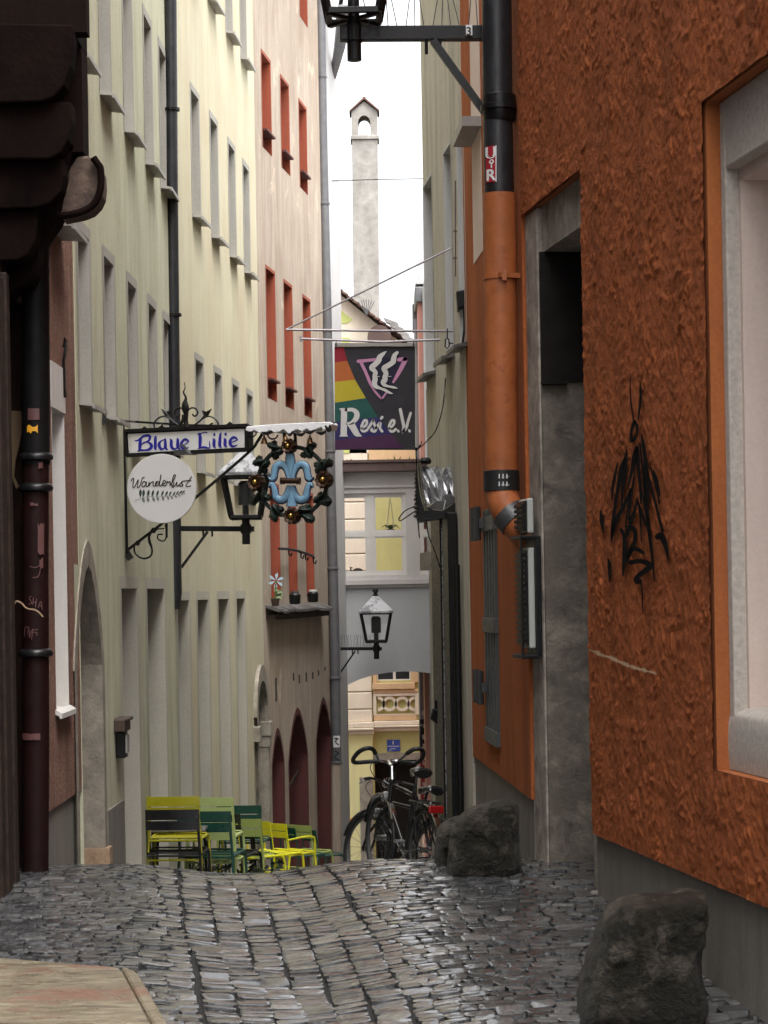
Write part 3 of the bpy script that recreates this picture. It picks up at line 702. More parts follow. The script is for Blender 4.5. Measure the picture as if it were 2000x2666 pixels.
# --- beige house with red windows
h = thing('beige_house', 'weathered beige house with red window reveals and red pointed doorways', 'house', (-1.4, 36, -2.2))
ops = []; wins = []
for (tx, ty, sx, sy) in ((678, 108, 684, 325), (728, 169, 732, 380), (776, 232, 781, 425)):
    a = L3.S(tx, ty)+0.05; wins.append((a, a+0.74, 8.5, 9.9, 8.76))
for (tx, ty, sx, sy) in ((690, 678, 702, 993), (737, 720, 748, 1012), (787, 778, 795, 1018)):
    a = L3.S(tx, ty)+0.05; wins.append((a, a+0.74, 4.8, 6.72, 5.08))
for tx in (706, 752, 798):
    a = L3.S(tx, 1450); wins.append((a, a+0.74, 1.84, 3.5, None))
a = L3.S(781, 20); wins.append((a, a+0.74, 11.35, 12.6, None))
for q in wins: ops.append(op(q[0], q[1], q[2], q[3], 0.3, rev=False))
arch = [((710, 739), 1912, 1990), ((753, 801), 1858, 1975), ((826, 863), 1830, 1925)]
for (x0, x1), yt, ysp in arch:
    ops.append(op(L3.S(x0, 2050), L3.S(x1, 2050), -5, L3.Z((x0+x1)/2, yt), 0.35, 'pointed', L3.Z((x0+x1)/2, ysp), rev=False))
wall(L3, 0, L3.len, -5, 13.8, ops, M['beige'], h, deep=5)
for q in wins:
    w = window(L3, q[0], q[1], q[2], q[3], h, M['red_reveal'], 0.3, 0.05, False, 'window', 2, 'glass_dark', 'red_reveal')
    if q[4]:
        b = MB(); b.wbox(L3, q[0]+0.005, q[1]-0.005, q[4]-0.015, q[4]+0.015, -0.07, 0.27); b.build('sill', M['red_door'], w)
        b = MB(); b.wbox(L3, q[0]+0.005, q[1]-0.005, q[2]+0.005, q[4]-0.03, 0.1, 0.26); b.build('apron', M['red_door'], w)
for k, ((x0, x1), yt, ysp) in enumerate(arch):
    a, c = L3.S(x0, 2050), L3.S(x1, 2050); zt = L3.Z((x0+x1)/2, yt); zs = L3.Z((x0+x1)/2, ysp)
    o = portal(L3, a, c, -5, zs, zt, 0.07, 0.34, M['red_door'], h, M['door_brown'] if k == 1 else M['red_door'], 0.008)
    if k == 1:
        b = MB(); b.bar(L3.P(a+0.2, zs-0.5, 0.1), L3.P(c-0.3, zs-0.25, 0.1), 0.03, 0.05); b.build('handle', M['old_wood'], o)
    # grey plastered edging round each arch
    b = MB(); ci = arch_curve(a-0.071, c+0.071, zs, zt+0.11, 'pointed'); co = arch_curve(a-0.2, c+0.2, zs, zt+0.32, 'pointed')
    for i in range(len(ci)-1): b.poly(L3.P(*ci[i], -.004), L3.P(*ci[i+1], -.004), L3.P(*co[i+1], -.004), L3.P(*co[i], -.004))
    for x, y in ((a-0.071, a-0.2), (c+0.071, c+0.2)): b.poly(L3.P(x, -5, -.004), L3.P(x, zs, -.004), L3.P(y, zs, -.004), L3.P(y, -5, -.004))
    b.build('edging', M['beige'], o)
b = MB()
for px, py, l in ((764, 1752, 20), (779, 1757, 22), (797, 1751, 24), (814, 1750, 18), (829, 1745, 14), (846, 1736, 10)):
    s, z = L3.sz(px, py); z2 = L3.Z(px, py+l)
    b = MB(); b.wbox(L3, s-0.05, s+0.05, z2, z, -0.006, 0.01); b.build('vent_slot', M['dark_gap'], h)
b = MB(); s, z = L3.sz(718, 1765); b.wbox(L3, s-0.06, s+0.06, z-0.35, z, -0.006, 0.01)
b.build('vent_slot', M['dark_gap'], h)
cn = thing('slate_canopy', 'dark slate canopy ledge below three red windows of the beige house', 'canopy', L3.P(2, 1.5, 0))
s0, s1 = L3.S(691, 1575), L3.S(836, 1575); z = L3.Z(770, 1575)
b = MB()
n = 24; rr = random.Random(2)
for i in range(n):
    x0 = s0+(s1-s0)*i/n; x1 = s0+(s1-s0)*(i+1)/n-0.006; j = rr.uniform(-.015, .015)
    b.hexa([L3.P(x0, z-0.10+j, -0.20), L3.P(x1, z-0.10+j, -0.20), L3.P(x1, z-0.02, -0.0), L3.P(x0, z-0.02, -0.0), L3.P(x0, z-0.06+j, -0.20), L3.P(x1, z-0.06+j, -0.20), L3.P(x1, z+0.02, -0.0), L3.P(x0, z+0.02, 0.0)])
b.build('slates', M['slate'], cn)
b = MB(); b.wbox(L3, s0+0.05, s1-0.05, z-0.20, z-0.12, -0.15, -0.0); b.build('beam', M['old_wood'], cn)
rl = thing('hook_rail', 'thin iron hook rail across the red ground floor windows', 'rail', L3.P(2, 2.4, 0))
b = MB(); b.tube([L3.P(L3.S(x, y), L3.Z(x, y), -0.12) for x, y in smoothpts([(706, 1429), (730, 1430), (760, 1436), (790, 1446), (798, 1452)], 4)], 0.022, 6)
for x, y in ((732, 1431), (764, 1438), (776, 1443), (797, 1452)):
    p = L3.P(L3.S(x, y), L3.Z(x, y), -0.12); b.tube([p, p+Vector((0, -.03, -.08)), p+Vector((0.03, -.06, -.1)), p+Vector((.05, -.08, -.05))], 0.013, 5)
b.build('rail', M['black_iron'], rl, smooth=True)
fl = thing('pinwheel_flower', 'pale blue pinwheel flower in a small pot on the slate canopy', 'flower', at(718, 1560, 33.3))
c = at(719, 1512, 33.3); b = MB()
for k in range(6):
    t = k*pi/3+0.3; u = Vector((cos(t), 0, sin(t))); w = Vector((-sin(t), 0, cos(t)))
    b.prism([c+u*0.01, c+u*0.08+w*0.035, c+u*0.125, c+u*0.075-w*0.012], (0, 0.01, 0))
b.build('petals', M['petal'], fl)
b = MB(); b.tube([c+Vector((0, .01, 0)), at(717, 1540, 33.3), at(716, 1565, 33.3)], 0.012, 6)
for k in range(9):
    p = at(712+k*1.6, 1535+(k*7) % 22, 33.3+0.02*(k % 3)); b.poly(p, p+Vector((.05, .02, .03)), p+Vector((.07, 0, -.02)), p+Vector((.02, -.02, -.03)))
b.build('stem', M['leaf'], fl)
b = MB(); p = at(717, 1578, 33.3); b.lathe([(0.05, 0), (0.065, 0.1), (0.075, 0.11)], p, 12); b.build('pot', M['door_brown'], fl)
for px, nm in ((768, 'small black cup standing on the slate canopy below the middle red window'), (815, 'black jar with white rim on the slate canopy below the last red window')):
    p = at(px, 1573 if px == 768 else 1568, 34.6 if px == 768 else 36.0)
    q = thing('jar', nm, 'jar', p, 'jars on the slate canopy'); b = MB(); b.lathe([(0.07, 0), (0.085, 0.02), (0.09, 0.14), (0.06, 0.17)], p, 12); b.build('body', M['black_paint'], q, smooth=True)
    b = MB(); b.lathe([(0.065, 0.17), (0.065, 0.2)], p, 12); b.build('rim', M['paper'] if px == 815 else M['slate'], q)
# --- pale house beside the bridge + its gutter
h = thing('pale_house', 'narrow strip of a pale grey house beyond the grey downpipe', 'house', (-0.85, 41, -3))
wall(L4, 0, L4.len, -5, 13.4, [], M['pale_wall'], h, deep=5)
gt = thing('roof_gutter', 'dark half round roof gutter under the eave of the pale house', 'gutter', at(880, 60, 40.5))
b = MB(); b.tube([at(897, 20, 39.9), at(894, 60, 40.1), at(884, 125, 40.6), at(874, 170, 41.2), at(868, 200, 41.6)], [0.13, 0.125, 0.10, 0.08, 0.055], 10); b.build('trough', M['pipe_grey'], gt, smooth=True)
b = MB(); b.tube([at(892, -20, 40.05), at(880, 52, 40.25), at(868, 58, 40.3)], 0.04, 8); b.build('bracket', M['pipe_dark'], gt, smooth=True)
# --- downpipes on the left
dp = thing('downpipe', 'black downpipe running down between the green and the yellow cream house', 'downpipe', (-2.2, 25.1, 1.4))
Y = 25.0; b = MB(); b.tube([at(443, -60, Y)+Vector((0, 0, 3.0)), at(443, -60, Y), at(447, 500, Y), at(453, 1100, Y), at(456, 1500, Y), at(457, 1545, Y), at(452, 1585, Y)], 0.071, 14); b.build('pipe', M['pipe_black'], dp, smooth=True)
for y in (285, 820):
    b = MB(); b.lathe([(0.075, -.02), (0.088, -.015), (0.088, .015), (0.075, .02)], at(445+y*0.0085, y, Y), 14); b.build('collar', M['black_paint'], dp)
b = MB()
for y in (288, 824):
    b.bar(at(444+y*0.0085, y, Y), at(423+y*0.0085, y+2, Y+0.25), 0.02, 0.025)
b.build('bracket', M['black_iron'], dp)
b = MB(); b.tube([at(455, 1545, Y), at(438, 1535, Y), at(436, 1500, Y), at(444, 1490, Y)], 0.013, 6); b.build('hook', M['black_iron'], dp, smooth=True)
dp = thing('downpipe', 'grey downpipe on the edge of the beige house, sticker near its foot', 'downpipe', at(875, 2200, 39.4))
Y = 39.3; b = MB(); b.tube([at(833, -40, Y)+Vector((0, 0, 1.3)), at(833, -40, Y), at(840, 400, Y), at(850, 800, Y), at(862, 1300, Y), at(872, 1700, Y), at(876, 1985, Y)], 0.088, 12); b.build('pipe', M['pipe_grey'], dp, smooth=True)
b = MB(); b.tube([at(875, 1985, Y), at(877, 2270, Y)], 0.09, 12); b.build('foot', M['beige'], dp, smooth=True)
for y, x in ((200, 836), (530, 843), (860, 851), (1175, 858), (1480, 866), (1765, 872), (1985, 876)):
    b = MB(); b.lathe([(0.09, -.02), (0.106, -.015), (0.106, .015), (0.09, .02)], at(x, y, Y), 12); b.build('collar', M['pipe_grey'], dp)
b = MB(); cm2 = cyl_map(876, 0.093, Y); patch(b, cm2, 868, 1915, 886, 1945); b.build('sticker', M['st_white'], dp)
b = MB(); 
for s in ([(872, 1922), (880, 1922), (874, 1930), (881, 1938)], [(874, 1955), (882, 1960), (872, 1968)], [(872, 1972), (883, 1978)]): stroke(b, s, cyl_map(876, 0.096, Y), 3.2, 3)
b.build('sticker_print', M['ink'], dp)
# wall box by the green house doors
bx = thing('wall_box', 'weathered wooden bell box on the green wall beside the tall opening', 'wall box', at(305, 1920, 20.3))
s0, s1 = L1.S(296, 1900), L1.S(311, 1900)
b = MB(); b.wbox(L1, s0, s1, L1.Z(300, 1905), L1.Z(300, 1872), -0.10, 0); b.wbox(L1, s0+0.02, s1-0.02, L1.Z(300, 1878), L1.Z(300, 1868), -0.13, 0); b.build('hood', M['door_brown'], bx, bevel=0.01)
b = MB(); b.wbox(L1, s0+0.1, s1-0.08, L1.Z(300, 1975), L1.Z(300, 1906), -0.085, 0); b.build('case', M['black_paint'], bx, bevel=0.01)
b = MB(); b.wbox(L1, s0+0.12, s1-0.1, L1.Z(300, 1962), L1.Z(300, 1915), -0.10, -0.086); b.build('face', M['sill_metal'], bx)
# ================================================================ right side
RN = Wall(1.29-.152*(16.1-14.3), 16.1, 1.29+.152*(14.3-5.0), 5.0, 1)    # s runs towards the camera
if RN.n.x > 0: RN.n = -RN.n
RF = Wall(0.774, 20.5, 1.0164, 16.1, 1)
if RF.n.x > 0: RF.n = -RF.n
R2 = Wall(0.77-.089*3.25, 23.75, 0.77, 20.5, 1)
if R2.n.x > 0: R2.n = -R2.n
h = thing('orange_house', 'orange roughcast house with a grand grey stone doorway and deep pink window niche', 'house', (1.2, 14.5, -0.1))
da, db = 0.0, RN.S(1527, 1300)          # doorway in the plaster
dz = 4.54
wa, wb = RN.S(1846, 1300), RN.SY(8.0); wz0, wz1 = 0.95, 4.39
pl = 0.355
def finegrid_wall():
    """stucco sheet with its curling trowel marks as real relief"""
    mb = MB(); st = 0.0115
    s0, s1, z0, z1 = 0.0, RN.SY(10.2), pl, 6.45
    ni, nj = int((s1-s0)/st), int((z1-z0)/st)
    def inside(s, z): return (da-0.001 <= s < db and z < dz) or (wa < s < wb and wz0 < z < wz1)
    rr = random.Random(17); CELL = 0.17; cells = {}
    def cell(i, j):
        c = cells.get((i, j))
        if c is None:
            a = rr.uniform(0, 2*pi); d = rr.uniform(.10, .34); x, y = (i+rr.random())*CELL, (j+rr.random())*CELL
            c = cells[(i, j)] = (x, y, x+cos(a)*d, y+sin(a)*d, rr.uniform(0, 100), rr.uniform(.55, 1.25), rr.uniform(28, 44))
        return c
    nz = noise.noise
    for i in range(ni+1):
        for j in range(nj+1):
            s = s0+(s1-s0)*i/ni; z = z0+(z1-z0)*j/nj
            for c in (db, wa):
                if abs(s-c) < st*0.5: s = c
            for c in (dz, wz0, wz1):
                if abs(z-c) < st*0.5: z = c
            if inside(s, z) and not (abs(s-db) < .05 or abs(s-wa) < .05 or abs(z-dz) < .05 or abs(z-wz0) < .05 or abs(z-wz1) < .05):
                mb.v.append((0, 0, 0)); continue
            wv = noise.noise_vector(Vector((s*5, z*5, 0)))
            x, y = s+.03*wv.x, z+.03*wv.y; ci, cj = int(x//CELL), int(y//CELL); best = None; bd = 9
            for a in (-1, 0, 1):
                for b_ in (-1, 0, 1):
                    c = cell(ci+a, cj+b_); d = (x-c[0])**2+(y-c[1])**2
                    if d < bd: bd = d; best = c
            dx, dy = x-best[2], y-best[3]; rho = sqrt(dx*dx+dy*dy); phi = atan2(dy, dx)
            r = nz(Vector((rho*best[6], phi*3.2, best[4])))
            r2 = nz(Vector((s*17, z*17, 7.0)))
            msk = min(1, max(0, .5+1.6*nz(Vector((s*3.6, z*3.6, 11.0))))); d = -0.017*best[5]*max(0.0, r)*(.3+.7*msk)-0.0045*r2-0.006*nz(Vector((s*3, z*3, 2)))-0.0035*nz(Vector((s*48, z*48, 2)))-0.004*(1-min(1, bd*60))
            mb.v.append(tuple(RN.P(s, z, d)))
    for i in range(ni):
        for j in range(nj):
            s, z = s0+(s1-s0)*(i+.5)/ni, z0+(z1-z0)*(j+.5)/nj
            if inside(s, z): continue
            k = i*(nj+1)+j; mb.f.append((k, k+nj+1, k+nj+2, k+1))
    return mb
fg_ = finegrid_wall(); fg_.poly(RN.P(0, 6.44, .002), RN.P(RN.SY(10.2), 6.44, .002), RN.P(RN.SY(10.2), 11.49, .002), RN.P(0, 11.49, .002))
for z0_, z1_ in ((pl, wz0), (wz1, 11.49)): fg_.poly(RN.P(RN.SY(10.2), z0_, .002), RN.P(RN.len, z0_, .002), RN.P(RN.len, z1_, .002), RN.P(RN.SY(10.2), z1_, .002))
fg_.poly(RN.P(wb, wz0, .002), RN.P(RN.len, wz0, .002), RN.P(RN.len, wz1, .002), RN.P(wb, wz1, .002))
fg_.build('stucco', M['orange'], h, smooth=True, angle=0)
wall(RN, 0.0, RN.len, pl, 11.5, [op(da, db, -1, dz, 0.14), op(wa, wb, wz0, wz1, 0.13)], M['orange_smooth'], h, 'wall', deep=3.5, front=0.02)
b = MB(); b.wbox(RN, db+0.0, RN.len, -1.2, pl, 0.03, 0.3); b.build('plinth', M['plinth'], h)
# doorway: stone jambs, lintel, deep door
ja = RN.S(1405, 1500)
zl = 4.22
b = MB(); b.wbox(RN, 0.012, ja, -0.15, dz-0.005, 0.02, 0.7); door = b.build('door_jamb', M['jamb_stone'], h, bevel=0.015)
b = MB(); b.wbox(RN, ja-0.01, ja+0.03, -0.1, zl-.003, 0.034, 0.66); b.build('door_reveal', M['jamb_shaded'], h)
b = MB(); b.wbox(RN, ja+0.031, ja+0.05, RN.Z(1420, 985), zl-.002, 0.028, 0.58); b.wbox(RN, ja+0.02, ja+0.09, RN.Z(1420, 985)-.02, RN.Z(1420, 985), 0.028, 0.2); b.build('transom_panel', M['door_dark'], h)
b = MB(); b.wbox(RN, ja+0.001, db-0.2, zl, dz-0.004, 0.06, 0.66); b.build('door_lintel', M['jamb_stone'], h)
b = MB(); b.wbox(RN, db-0.2, db-0.004, -0.5, dz-0.004, 0.06, 0.66); b.build('door_jamb', M['jamb_stone'], h)
b = MB(); b.wbox(RN, ja, db, -0.5, dz, 0.6, 0.65)
for k in range(3): b.wbox(RN, ja+0.12+k*0.36, ja+0.40+k*0.36, 0.3, 2.0, 0.58, 0.6); b.wbox(RN, ja+0.12+k*0.36, ja+0.40+k*0.36, 2.2, 3.9, 0.58, 0.6)
b.build('door', M['door_dark'], h)
b = MB(); b.wbox(RN, ja-0.02, db-0.01, -0.6, -0.02, 0.0, 0.75); b.build('doorstep', M['plinth'], h, bevel=0.02)
# window niche
b = MB(); e = 0.125
fw = 0.085
for x0, x1, y0, y1 in ((wa, wa+fw, wz0, wz1), (wb-fw, wb, wz0, wz1), (wa+fw, wb-fw, wz1-0.36, wz1)):
    b.wbox(RN, x0+0.001, x1-0.001, y0, y1-0.001, e-0.035, e+0.12)
win = b.build('window_frame', M['frame_stone'], h, bevel=0.012)
b = MB()
b.wbox(RN, wa+fw-0.02, wa+fw+0.035, wz0, wz1-0.36, 0.16, 0.9); b.wbox(RN, wb-fw-0.03, wb-fw+0.02, wz0, wz1-0.36, 0.16, 0.9); b.wbox(RN, wa+fw, wb-fw, wz1-0.42, wz1-0.36, 0.16, 0.9)
b.build('window_reveal', M['pink_niche'], win)
b = MB(); b.wbox(RN, wa+fw, wb-fw, wz0, wz1-0.36, 0.85, 0.9); b.build('pane', M['glass_dark'], win)
b = MB(); 
b.prism([RN.P(wa+0.002, z, q) for q, z in smoothpts([(0.9, wz0+0.37), (0.5, wz0+0.345), (0.2, wz0+0.325), (0.11, wz0+0.30), (0.085, wz0+0.25), (0.08, wz0+0.12), (0.085, wz0+0.004)], 4)+[(0.9, wz0+0.002)]], RN.d*(wb-wa-0.004))
b.build('window_sill', M['frame_stone'], win, smooth=True)
# far part of the facade
ga, gb_, gz0, gz1 = RF.S(1266, 1600), RF.S(1298, 1600), 0.66, 2.56
wall(RF, 0.0, RF.len-0.0, 0.41, 11.5, [op(ga, gb_, gz0, gz1, 0.22)], M['orange_comb'], h, deep=3.5)
b = MB(); b.wbox(RF, 0.0, RF.len, -2.5, 0.41, 0.02, 0.3); b.build('plinth', M['plinth'], h)
b = MB(); n = 5
for k in range(n):
    s = ga+0.06+(gb_-ga-0.12)*k/(n-1); b.wbox(RF, s-0.035, s+0.035, gz0, gz1, -0.02, 0.02)
for z in (gz0+0.04, (gz0+gz1)/2, gz1-0.12): b.wbox(RF, ga+0.01, gb_-0.01, z-0.06, z+0.06, -0.035, 0.025)
gr = b.build('window_shutter', M['bars'], h, bevel=0.006)
b = MB()
for z in (gz1-0.12, gz0+0.42):
    b = MB(); b.wbox(RF, ga-0.16, ga+0.25, z-0.03, z+0.05, -0.07, -0.036)
    for s in (ga-0.14, ga+0.2): b.tube([RF.P(s, z-0.13, -0.08), RF.P(s, z+0.15, -0.08)], 0.03, 8)
    b.build('hinge', M['hinge'], gr)
b = MB(); b.wbox(RF, 0.9, 1.7, 4.7, 7.0, -0.004, 0.1); b.build('window', M['pink_niche'], h)
b = MB(); b.wbox(RF, 0.85, 1.75, 5.72, 5.80, -0.16, 0.0); b.build('sill', M['sill_metal'], h)
# scraped scar and graffiti on the stucco
m = RN.M(-0.024)
b = MB(); rr = random.Random(4)
P = [(1545, 1692), (1560, 1698), (1578, 1706), (1600, 1712), (1625, 1724), (1650, 1734), (1675, 1742), (1700, 1748), (1722, 1754)]
for p, q in zip(P, P[1:]):
    for k in range(5):
        t = k/5; x, y = p[0]+(q[0]-p[0])*t, p[1]+(q[1]-p[1])*t; hh = rr.uniform(2.5, 7)*(0.6 if x > 1690 or x < 1556 else 1.2)
        b.poly(m(x-3, y-hh*0.3), m(x+1, y-hh), m(x+4, y+hh*0.3), m(x+1, y+hh))
b.build('plaster_scar', M['scrape'], h)
G = [[(400, 0, 6), (402, 200, 12), (430, 410, 12)], [(490, 40, 6), (495, 200, 22), (472, 400, 10)], [(440, 425, 34), (412, 500, 22), (412, 600, 30), (458, 545, 20), (462, 455, 18), (435, 430, 20)],
 [(280, 800, 10), (250, 950, 24), (232, 1060, 20), (228, 1150, 8)], [(348, 760, 16), (315, 860, 34), (290, 1000, 28), (255, 1220, 22), (235, 1400, 30), (222, 1540, 8)], [(365, 680, 12), (350, 850, 40), (330, 1000, 26), (318, 1200, 14)],
 [(460, 660, 30), (440, 760, 44), (410, 900, 26), (372, 1050, 12)], [(405, 1050, 22), (340, 1200, 26), (255, 1370, 34), (222, 1530, 10)], [(400, 1050, 18), (372, 1250, 16), (355, 1400, 14)], [(435, 930, 14), (410, 1100, 18), (385, 1330, 14)],
 [(460, 680, 40), (475, 850, 26), (490, 1000, 24), (500, 1180, 14)], [(505, 540, 12), (520, 640, 26), (545, 800, 30), (550, 1000, 40), (565, 1200, 14)], [(490, 620, 12), (510, 800, 18), (530, 1000, 22), (545, 1200, 14)],
 [(560, 880, 10), (600, 1050, 20), (640, 1200, 20), (700, 1440, 22)], [(588, 840, 10), (630, 980, 20), (672, 1180, 10)], [(615, 870, 8), (650, 970, 22), (675, 1110, 10)], [(465, 1130, 12), (440, 1250, 24), (400, 1360, 36)], [(465, 1150, 14), (500, 1260, 24), (545, 1385, 14)], [(480, 1180, 10), (495, 1350, 16), (503, 1540, 6)],
 [(312, 1420, 22), (345, 1500, 30), (345, 1650, 36), (330, 1850, 12)], [(365, 1480, 26), (385, 1410, 46), (440, 1430, 34), (445, 1520, 32), (400, 1620, 28), (372, 1720, 18)], [(375, 1690, 30), (400, 1620, 40), (450, 1600, 34), (520, 1640, 26)],
 [(400, 1730, 34), (480, 1715, 34), (560, 1735, 40), (575, 1775, 44), (490, 1840, 36), (455, 1880, 40), (470, 1905, 50)], [(495, 1890, 14), (510, 2000, 12), (515, 2200, 6)], [(510, 1080, 10), (545, 1250, 20), (575, 1450, 24), (600, 1650, 22), (625, 1900, 10)],
 [(655, 1490, 46), (690, 1480, 46), (725, 1560, 38), (745, 1650, 22), (752, 1725, 6)], [(125, 1250, 12), (130, 1340, 30), (150, 1450, 10)], [(190, 1690, 10), (205, 1760, 30), (205, 1900, 10)], [(560, 1180, 14), (570, 1330, 14), (590, 1500, 12)]]
b = MB()
for s in G: stroke(b, [(1540+p[0]/3.569, 980+p[1]/3.569, p[2]*1.25/3.569) for p in s], m, None, 5)
b.build('graffiti', M['spray'], h)
# --- black-and-orange downpipe
dp = thing('downpipe', 'thick downpipe painted black above and orange below, bending into the orange wall', 'downpipe', at(1310, 1300, 16.3))
Y = 16.3; R = 0.108
b = MB(); b.tube([at(1293, -80, Y)+Vector((0, 0, 5.0)), at(1293, -80, Y), at(1296, 280, Y), at(1300, 515, Y)], R*0.99, 20); b.build('upper_pipe', M['pipe_black'], dp, smooth=True)
el = smoothpts([tuple(at(1301, 505, Y)), tuple(at(1303, 720, Y)), tuple(at(1305, 1100, Y)), tuple(at(1306, 1235, Y))], 3)+smoothpts([tuple(at(1306, 1240, Y)), tuple(at(1307, 1276, Y)), tuple(at(1314, 1313, Y-.03)), tuple(at(1335, 1348, Y-.06)), tuple(at(1359, 1376, Y-.10)), tuple(at(1400, 1425, Y-.12))], 5)[1:]
b = MB(); b.tube(el, R*1.1, 20); b.build('lower_pipe', M['pipe_orange'], dp, smooth=True)
c = at(1300, 282, Y); b = MB(); b.lathe([(R, -.10), (R*1.08, -.09), (R*1.1, -.02), (R*1.26, -.015), (R*1.26, .02), (R*1.12, .025), (R*1.1, .09), (R, .1)], c, 22); b.build('socket', M['black_paint'], dp, smooth=True)
c = at(1306, 1252, Y); b = MB(); b.lathe([(R*1.1, -.075), (R*1.2, -.07), (R*1.2, .07), (R*1.1, .075)], c, 22); b.build('sleeve', M['rubber'], dp, smooth=True)
b = MB()
for dx in (-6, 4, 14): 
    for dy in (-12, 8): b.bar(at(1306+dx, 1252+dy-6, Y-R*1.21), at(1306+dx, 1252+dy+6, Y-R*1.21), 0.006, 0.01)
b.bar(at(1296, 1243, Y-R*1.22), at(1326, 1241, Y-R*1.15), 0.008, 0.01); b.bar(at(1296, 1263, Y-R*1.22), at(1326, 1262, Y-R*1.15), 0.008, 0.01)
b.build('clip', M['chrome'], dp)
p0 = at(1319, 1330, Y-.04); p1 = at(1351, 1367, Y-.085); d = (p1-p0).normalized()
b = MB(); b.tube([p0+d*0.01, p0+d*0.015, p0+d*0.115, p0+d*0.12], [R*1.1, R*1.2, R*1.2, R*1.1], 22); b.build('sleeve', M['hinge'], dp, smooth=True)
c = at(1303, 722, Y); b = MB(); b.lathe([(R*1.08, -.02), (R*1.16, -.018), (R*1.16, .018), (R*1.08, .02)], c, 22)
b.bar(c+Vector((-0.02, -R*1.2, 0)), c+Vector((R*1.5, -0.05, 0.0)), 0.05, 0.035); b.bar(c+Vector((R*0.2, -R*1.2, -.04)), c+Vector((R*0.2, -R*1.2, .04)), 0.03, 0.03)
b.build('clamp', M['pipe_orange'], dp, smooth=True)
cm3 = cyl_map(1299, R*1.0, Y); rd = MB(); wh = MB(); bkk = MB()
patch(rd, cm3, 1264, 386, 1291, 480, 6); cm4 = cyl_map(1299, R*1.0+0.003, Y); patch(wh, cm4, 1288.5, 386, 1291, 480, 2)
text_into(wh, 'U', cm4, 40, 1276, 405, 0, 'CENTER', 0.03); text_into(wh, 'R', cm4, 40, 1276, 463, 0, 'CENTER', 0.03)
stroke(wh, [(1273, 428), (1278, 422), (1283, 427), (1278, 432), (1273, 428)], cm4, 3); stroke(wh, [(1278, 430), (1278, 442)], cm4, 3)
rd.build('sticker', M['st_red'], dp); wh.build('sticker_print', M['st_white'], dp)
# --- meter / mail boxes on the door jamb
def jamb_box(name, label, y0, y1, tray):
    t = thing(name, label, 'wall box', RN.P(0.2, RN.Z(1395, y1), 0))
    s0, s1 = 0.05, 0.33; z0, z1 = RN.Z(1400, y1), RN.Z(1400, y0)
    if tray:
        b = MB()
        b.wbox(RN, s0-0.02, s1+0.03, z0-0.05, z1+0.08, -0.02, 0.02); b.wbox(RN, s0-0.02, s1+0.03, z0-0.07, z0-0.04, -0.125, 0.0); b.wbox(RN, s0-0.02, s1+0.03, z1+0.06, z1+0.085, -0.125, 0.0)
        b.wbox(RN, s1+0.0, s1+0.03, z0-0.05, z1+0.08, -0.125, -0.108)
        b.build('bracket_frame', M['black_paint'], t, bevel=0.006)
    b = MB(); b.wbox(RN, s0, s1, z0, z1, -0.065, -0.02); o = b.build('case', M['box_grey'], t, bevel=0.012)
    b = MB(); b.wbox(RN, s0+0.01, s1-0.012, z0+0.02, z1-0.02, -0.085, -0.066)
    n = int((z1-z0)/0.045)
    for i in range(n): 
        z = z0+0.05+(z1-z0-0.1)*i/max(n-1, 1); b.wbox(RN, s0+0.02, s1-0.004, z-0.011, z+0.011, -0.105, -0.086)
    b.build('ribbed_front', M['black_paint'], t)
    return t
jamb_box('intercom_box', 'short grey box with ribbed black front on the stone door jamb', 1296, 1388, False)
jamb_box('mail_box', 'long grey box with ribbed front in a black bracket on the door jamb', 1425, 1688, True)
# --- grey roughcast house
h = thing('grey_stucco_house', 'narrow grey roughcast house with tall windows beyond the orange house', 'house', (0.6, 22, -0.9))
w1a, w1b = 0.03, R2.S(1128, 700); w2a, w2b = R2.S(1160, 700), R2.S(1179, 700); w3a, w3b = R2.S(1196, 700), R2.S(1213, 700)
z1t, z1b = R2.Z(1115, 470), R2.Z(1113, 985); z2t, z2b = R2.Z(1170, 370), R2.Z(1158, 928); z3b = R2.Z(1188, 870)
ops = [op(w1a, w1b, z1b, z1t, 0.2, rev=False), op(w2a, w2b, z1b, z1t, 0.2, rev=False), op(w3a, w3b, z1b, z1t, 0.2, rev=False)]
zlow = R2.Z(1125, 1480)
ops.append(op(R2.S(1127, 1560), R2.S(1140, 1560), zlow-3.2, zlow, 0.2))
wall(R2, 0, R2.len, -3, 11.5, ops, M['greycast'], h, deep=3.5)
for a, c in ((w1a, w1b), (w2a, w2b), (w3a, w3b)): window(R2, a, c, z1b, z1t, h, M['pale_wall'], 0.2, 0.04, True, sillw=0.13, tex='slate')
b = MB(); b.wbox(R2, R2.S(1127, 1560)-0.05, R2.S(1140, 1560)+0.08, zlow-0.02, zlow+0.16, -0.12, 0.0); b.build('ledge', M['portal_stone'], h)
sh = thing('shop_front', 'black folding shop doors standing against the grey roughcast house', 'shop door', R2.P(2, -1, 0))
sa, sb = R2.S(1153, 1700), R2.S(1200, 1700); zt = R2.Z(1170, 1340)
b = MB(); n = 3
for k in range(n):
    x0 = sa+(sb-sa)*k/n; x1 = sa+(sb-sa)*(k+1)/n-0.03
    b.wbox(R2, x0, x1, -2.5, zt, -0.10-0.02*(k % 2), -0.01)
b.build('door_leaf', M['black_paint'], sh, bevel=0.012)
b = MB()
for k in (1, 2):
    x = sa+(sb-sa)*k/n-0.015
    b.wbox(R2, x-0.008, x+0.008, -1.8, zt-0.1, -0.105, -0.02)
b.build('highlight_strip', M['silver'], sh)  # added silver lines that stand in for highlights along the leaves
b = MB(); b.tube([R2.P(R2.S(1206, 1700), -2, -0.05), R2.P(R2.S(1206, 1700), R2.Z(1206, 1470), -0.05)], 0.035, 10); b.build('downpipe', M['black_paint'], sh, smooth=True)
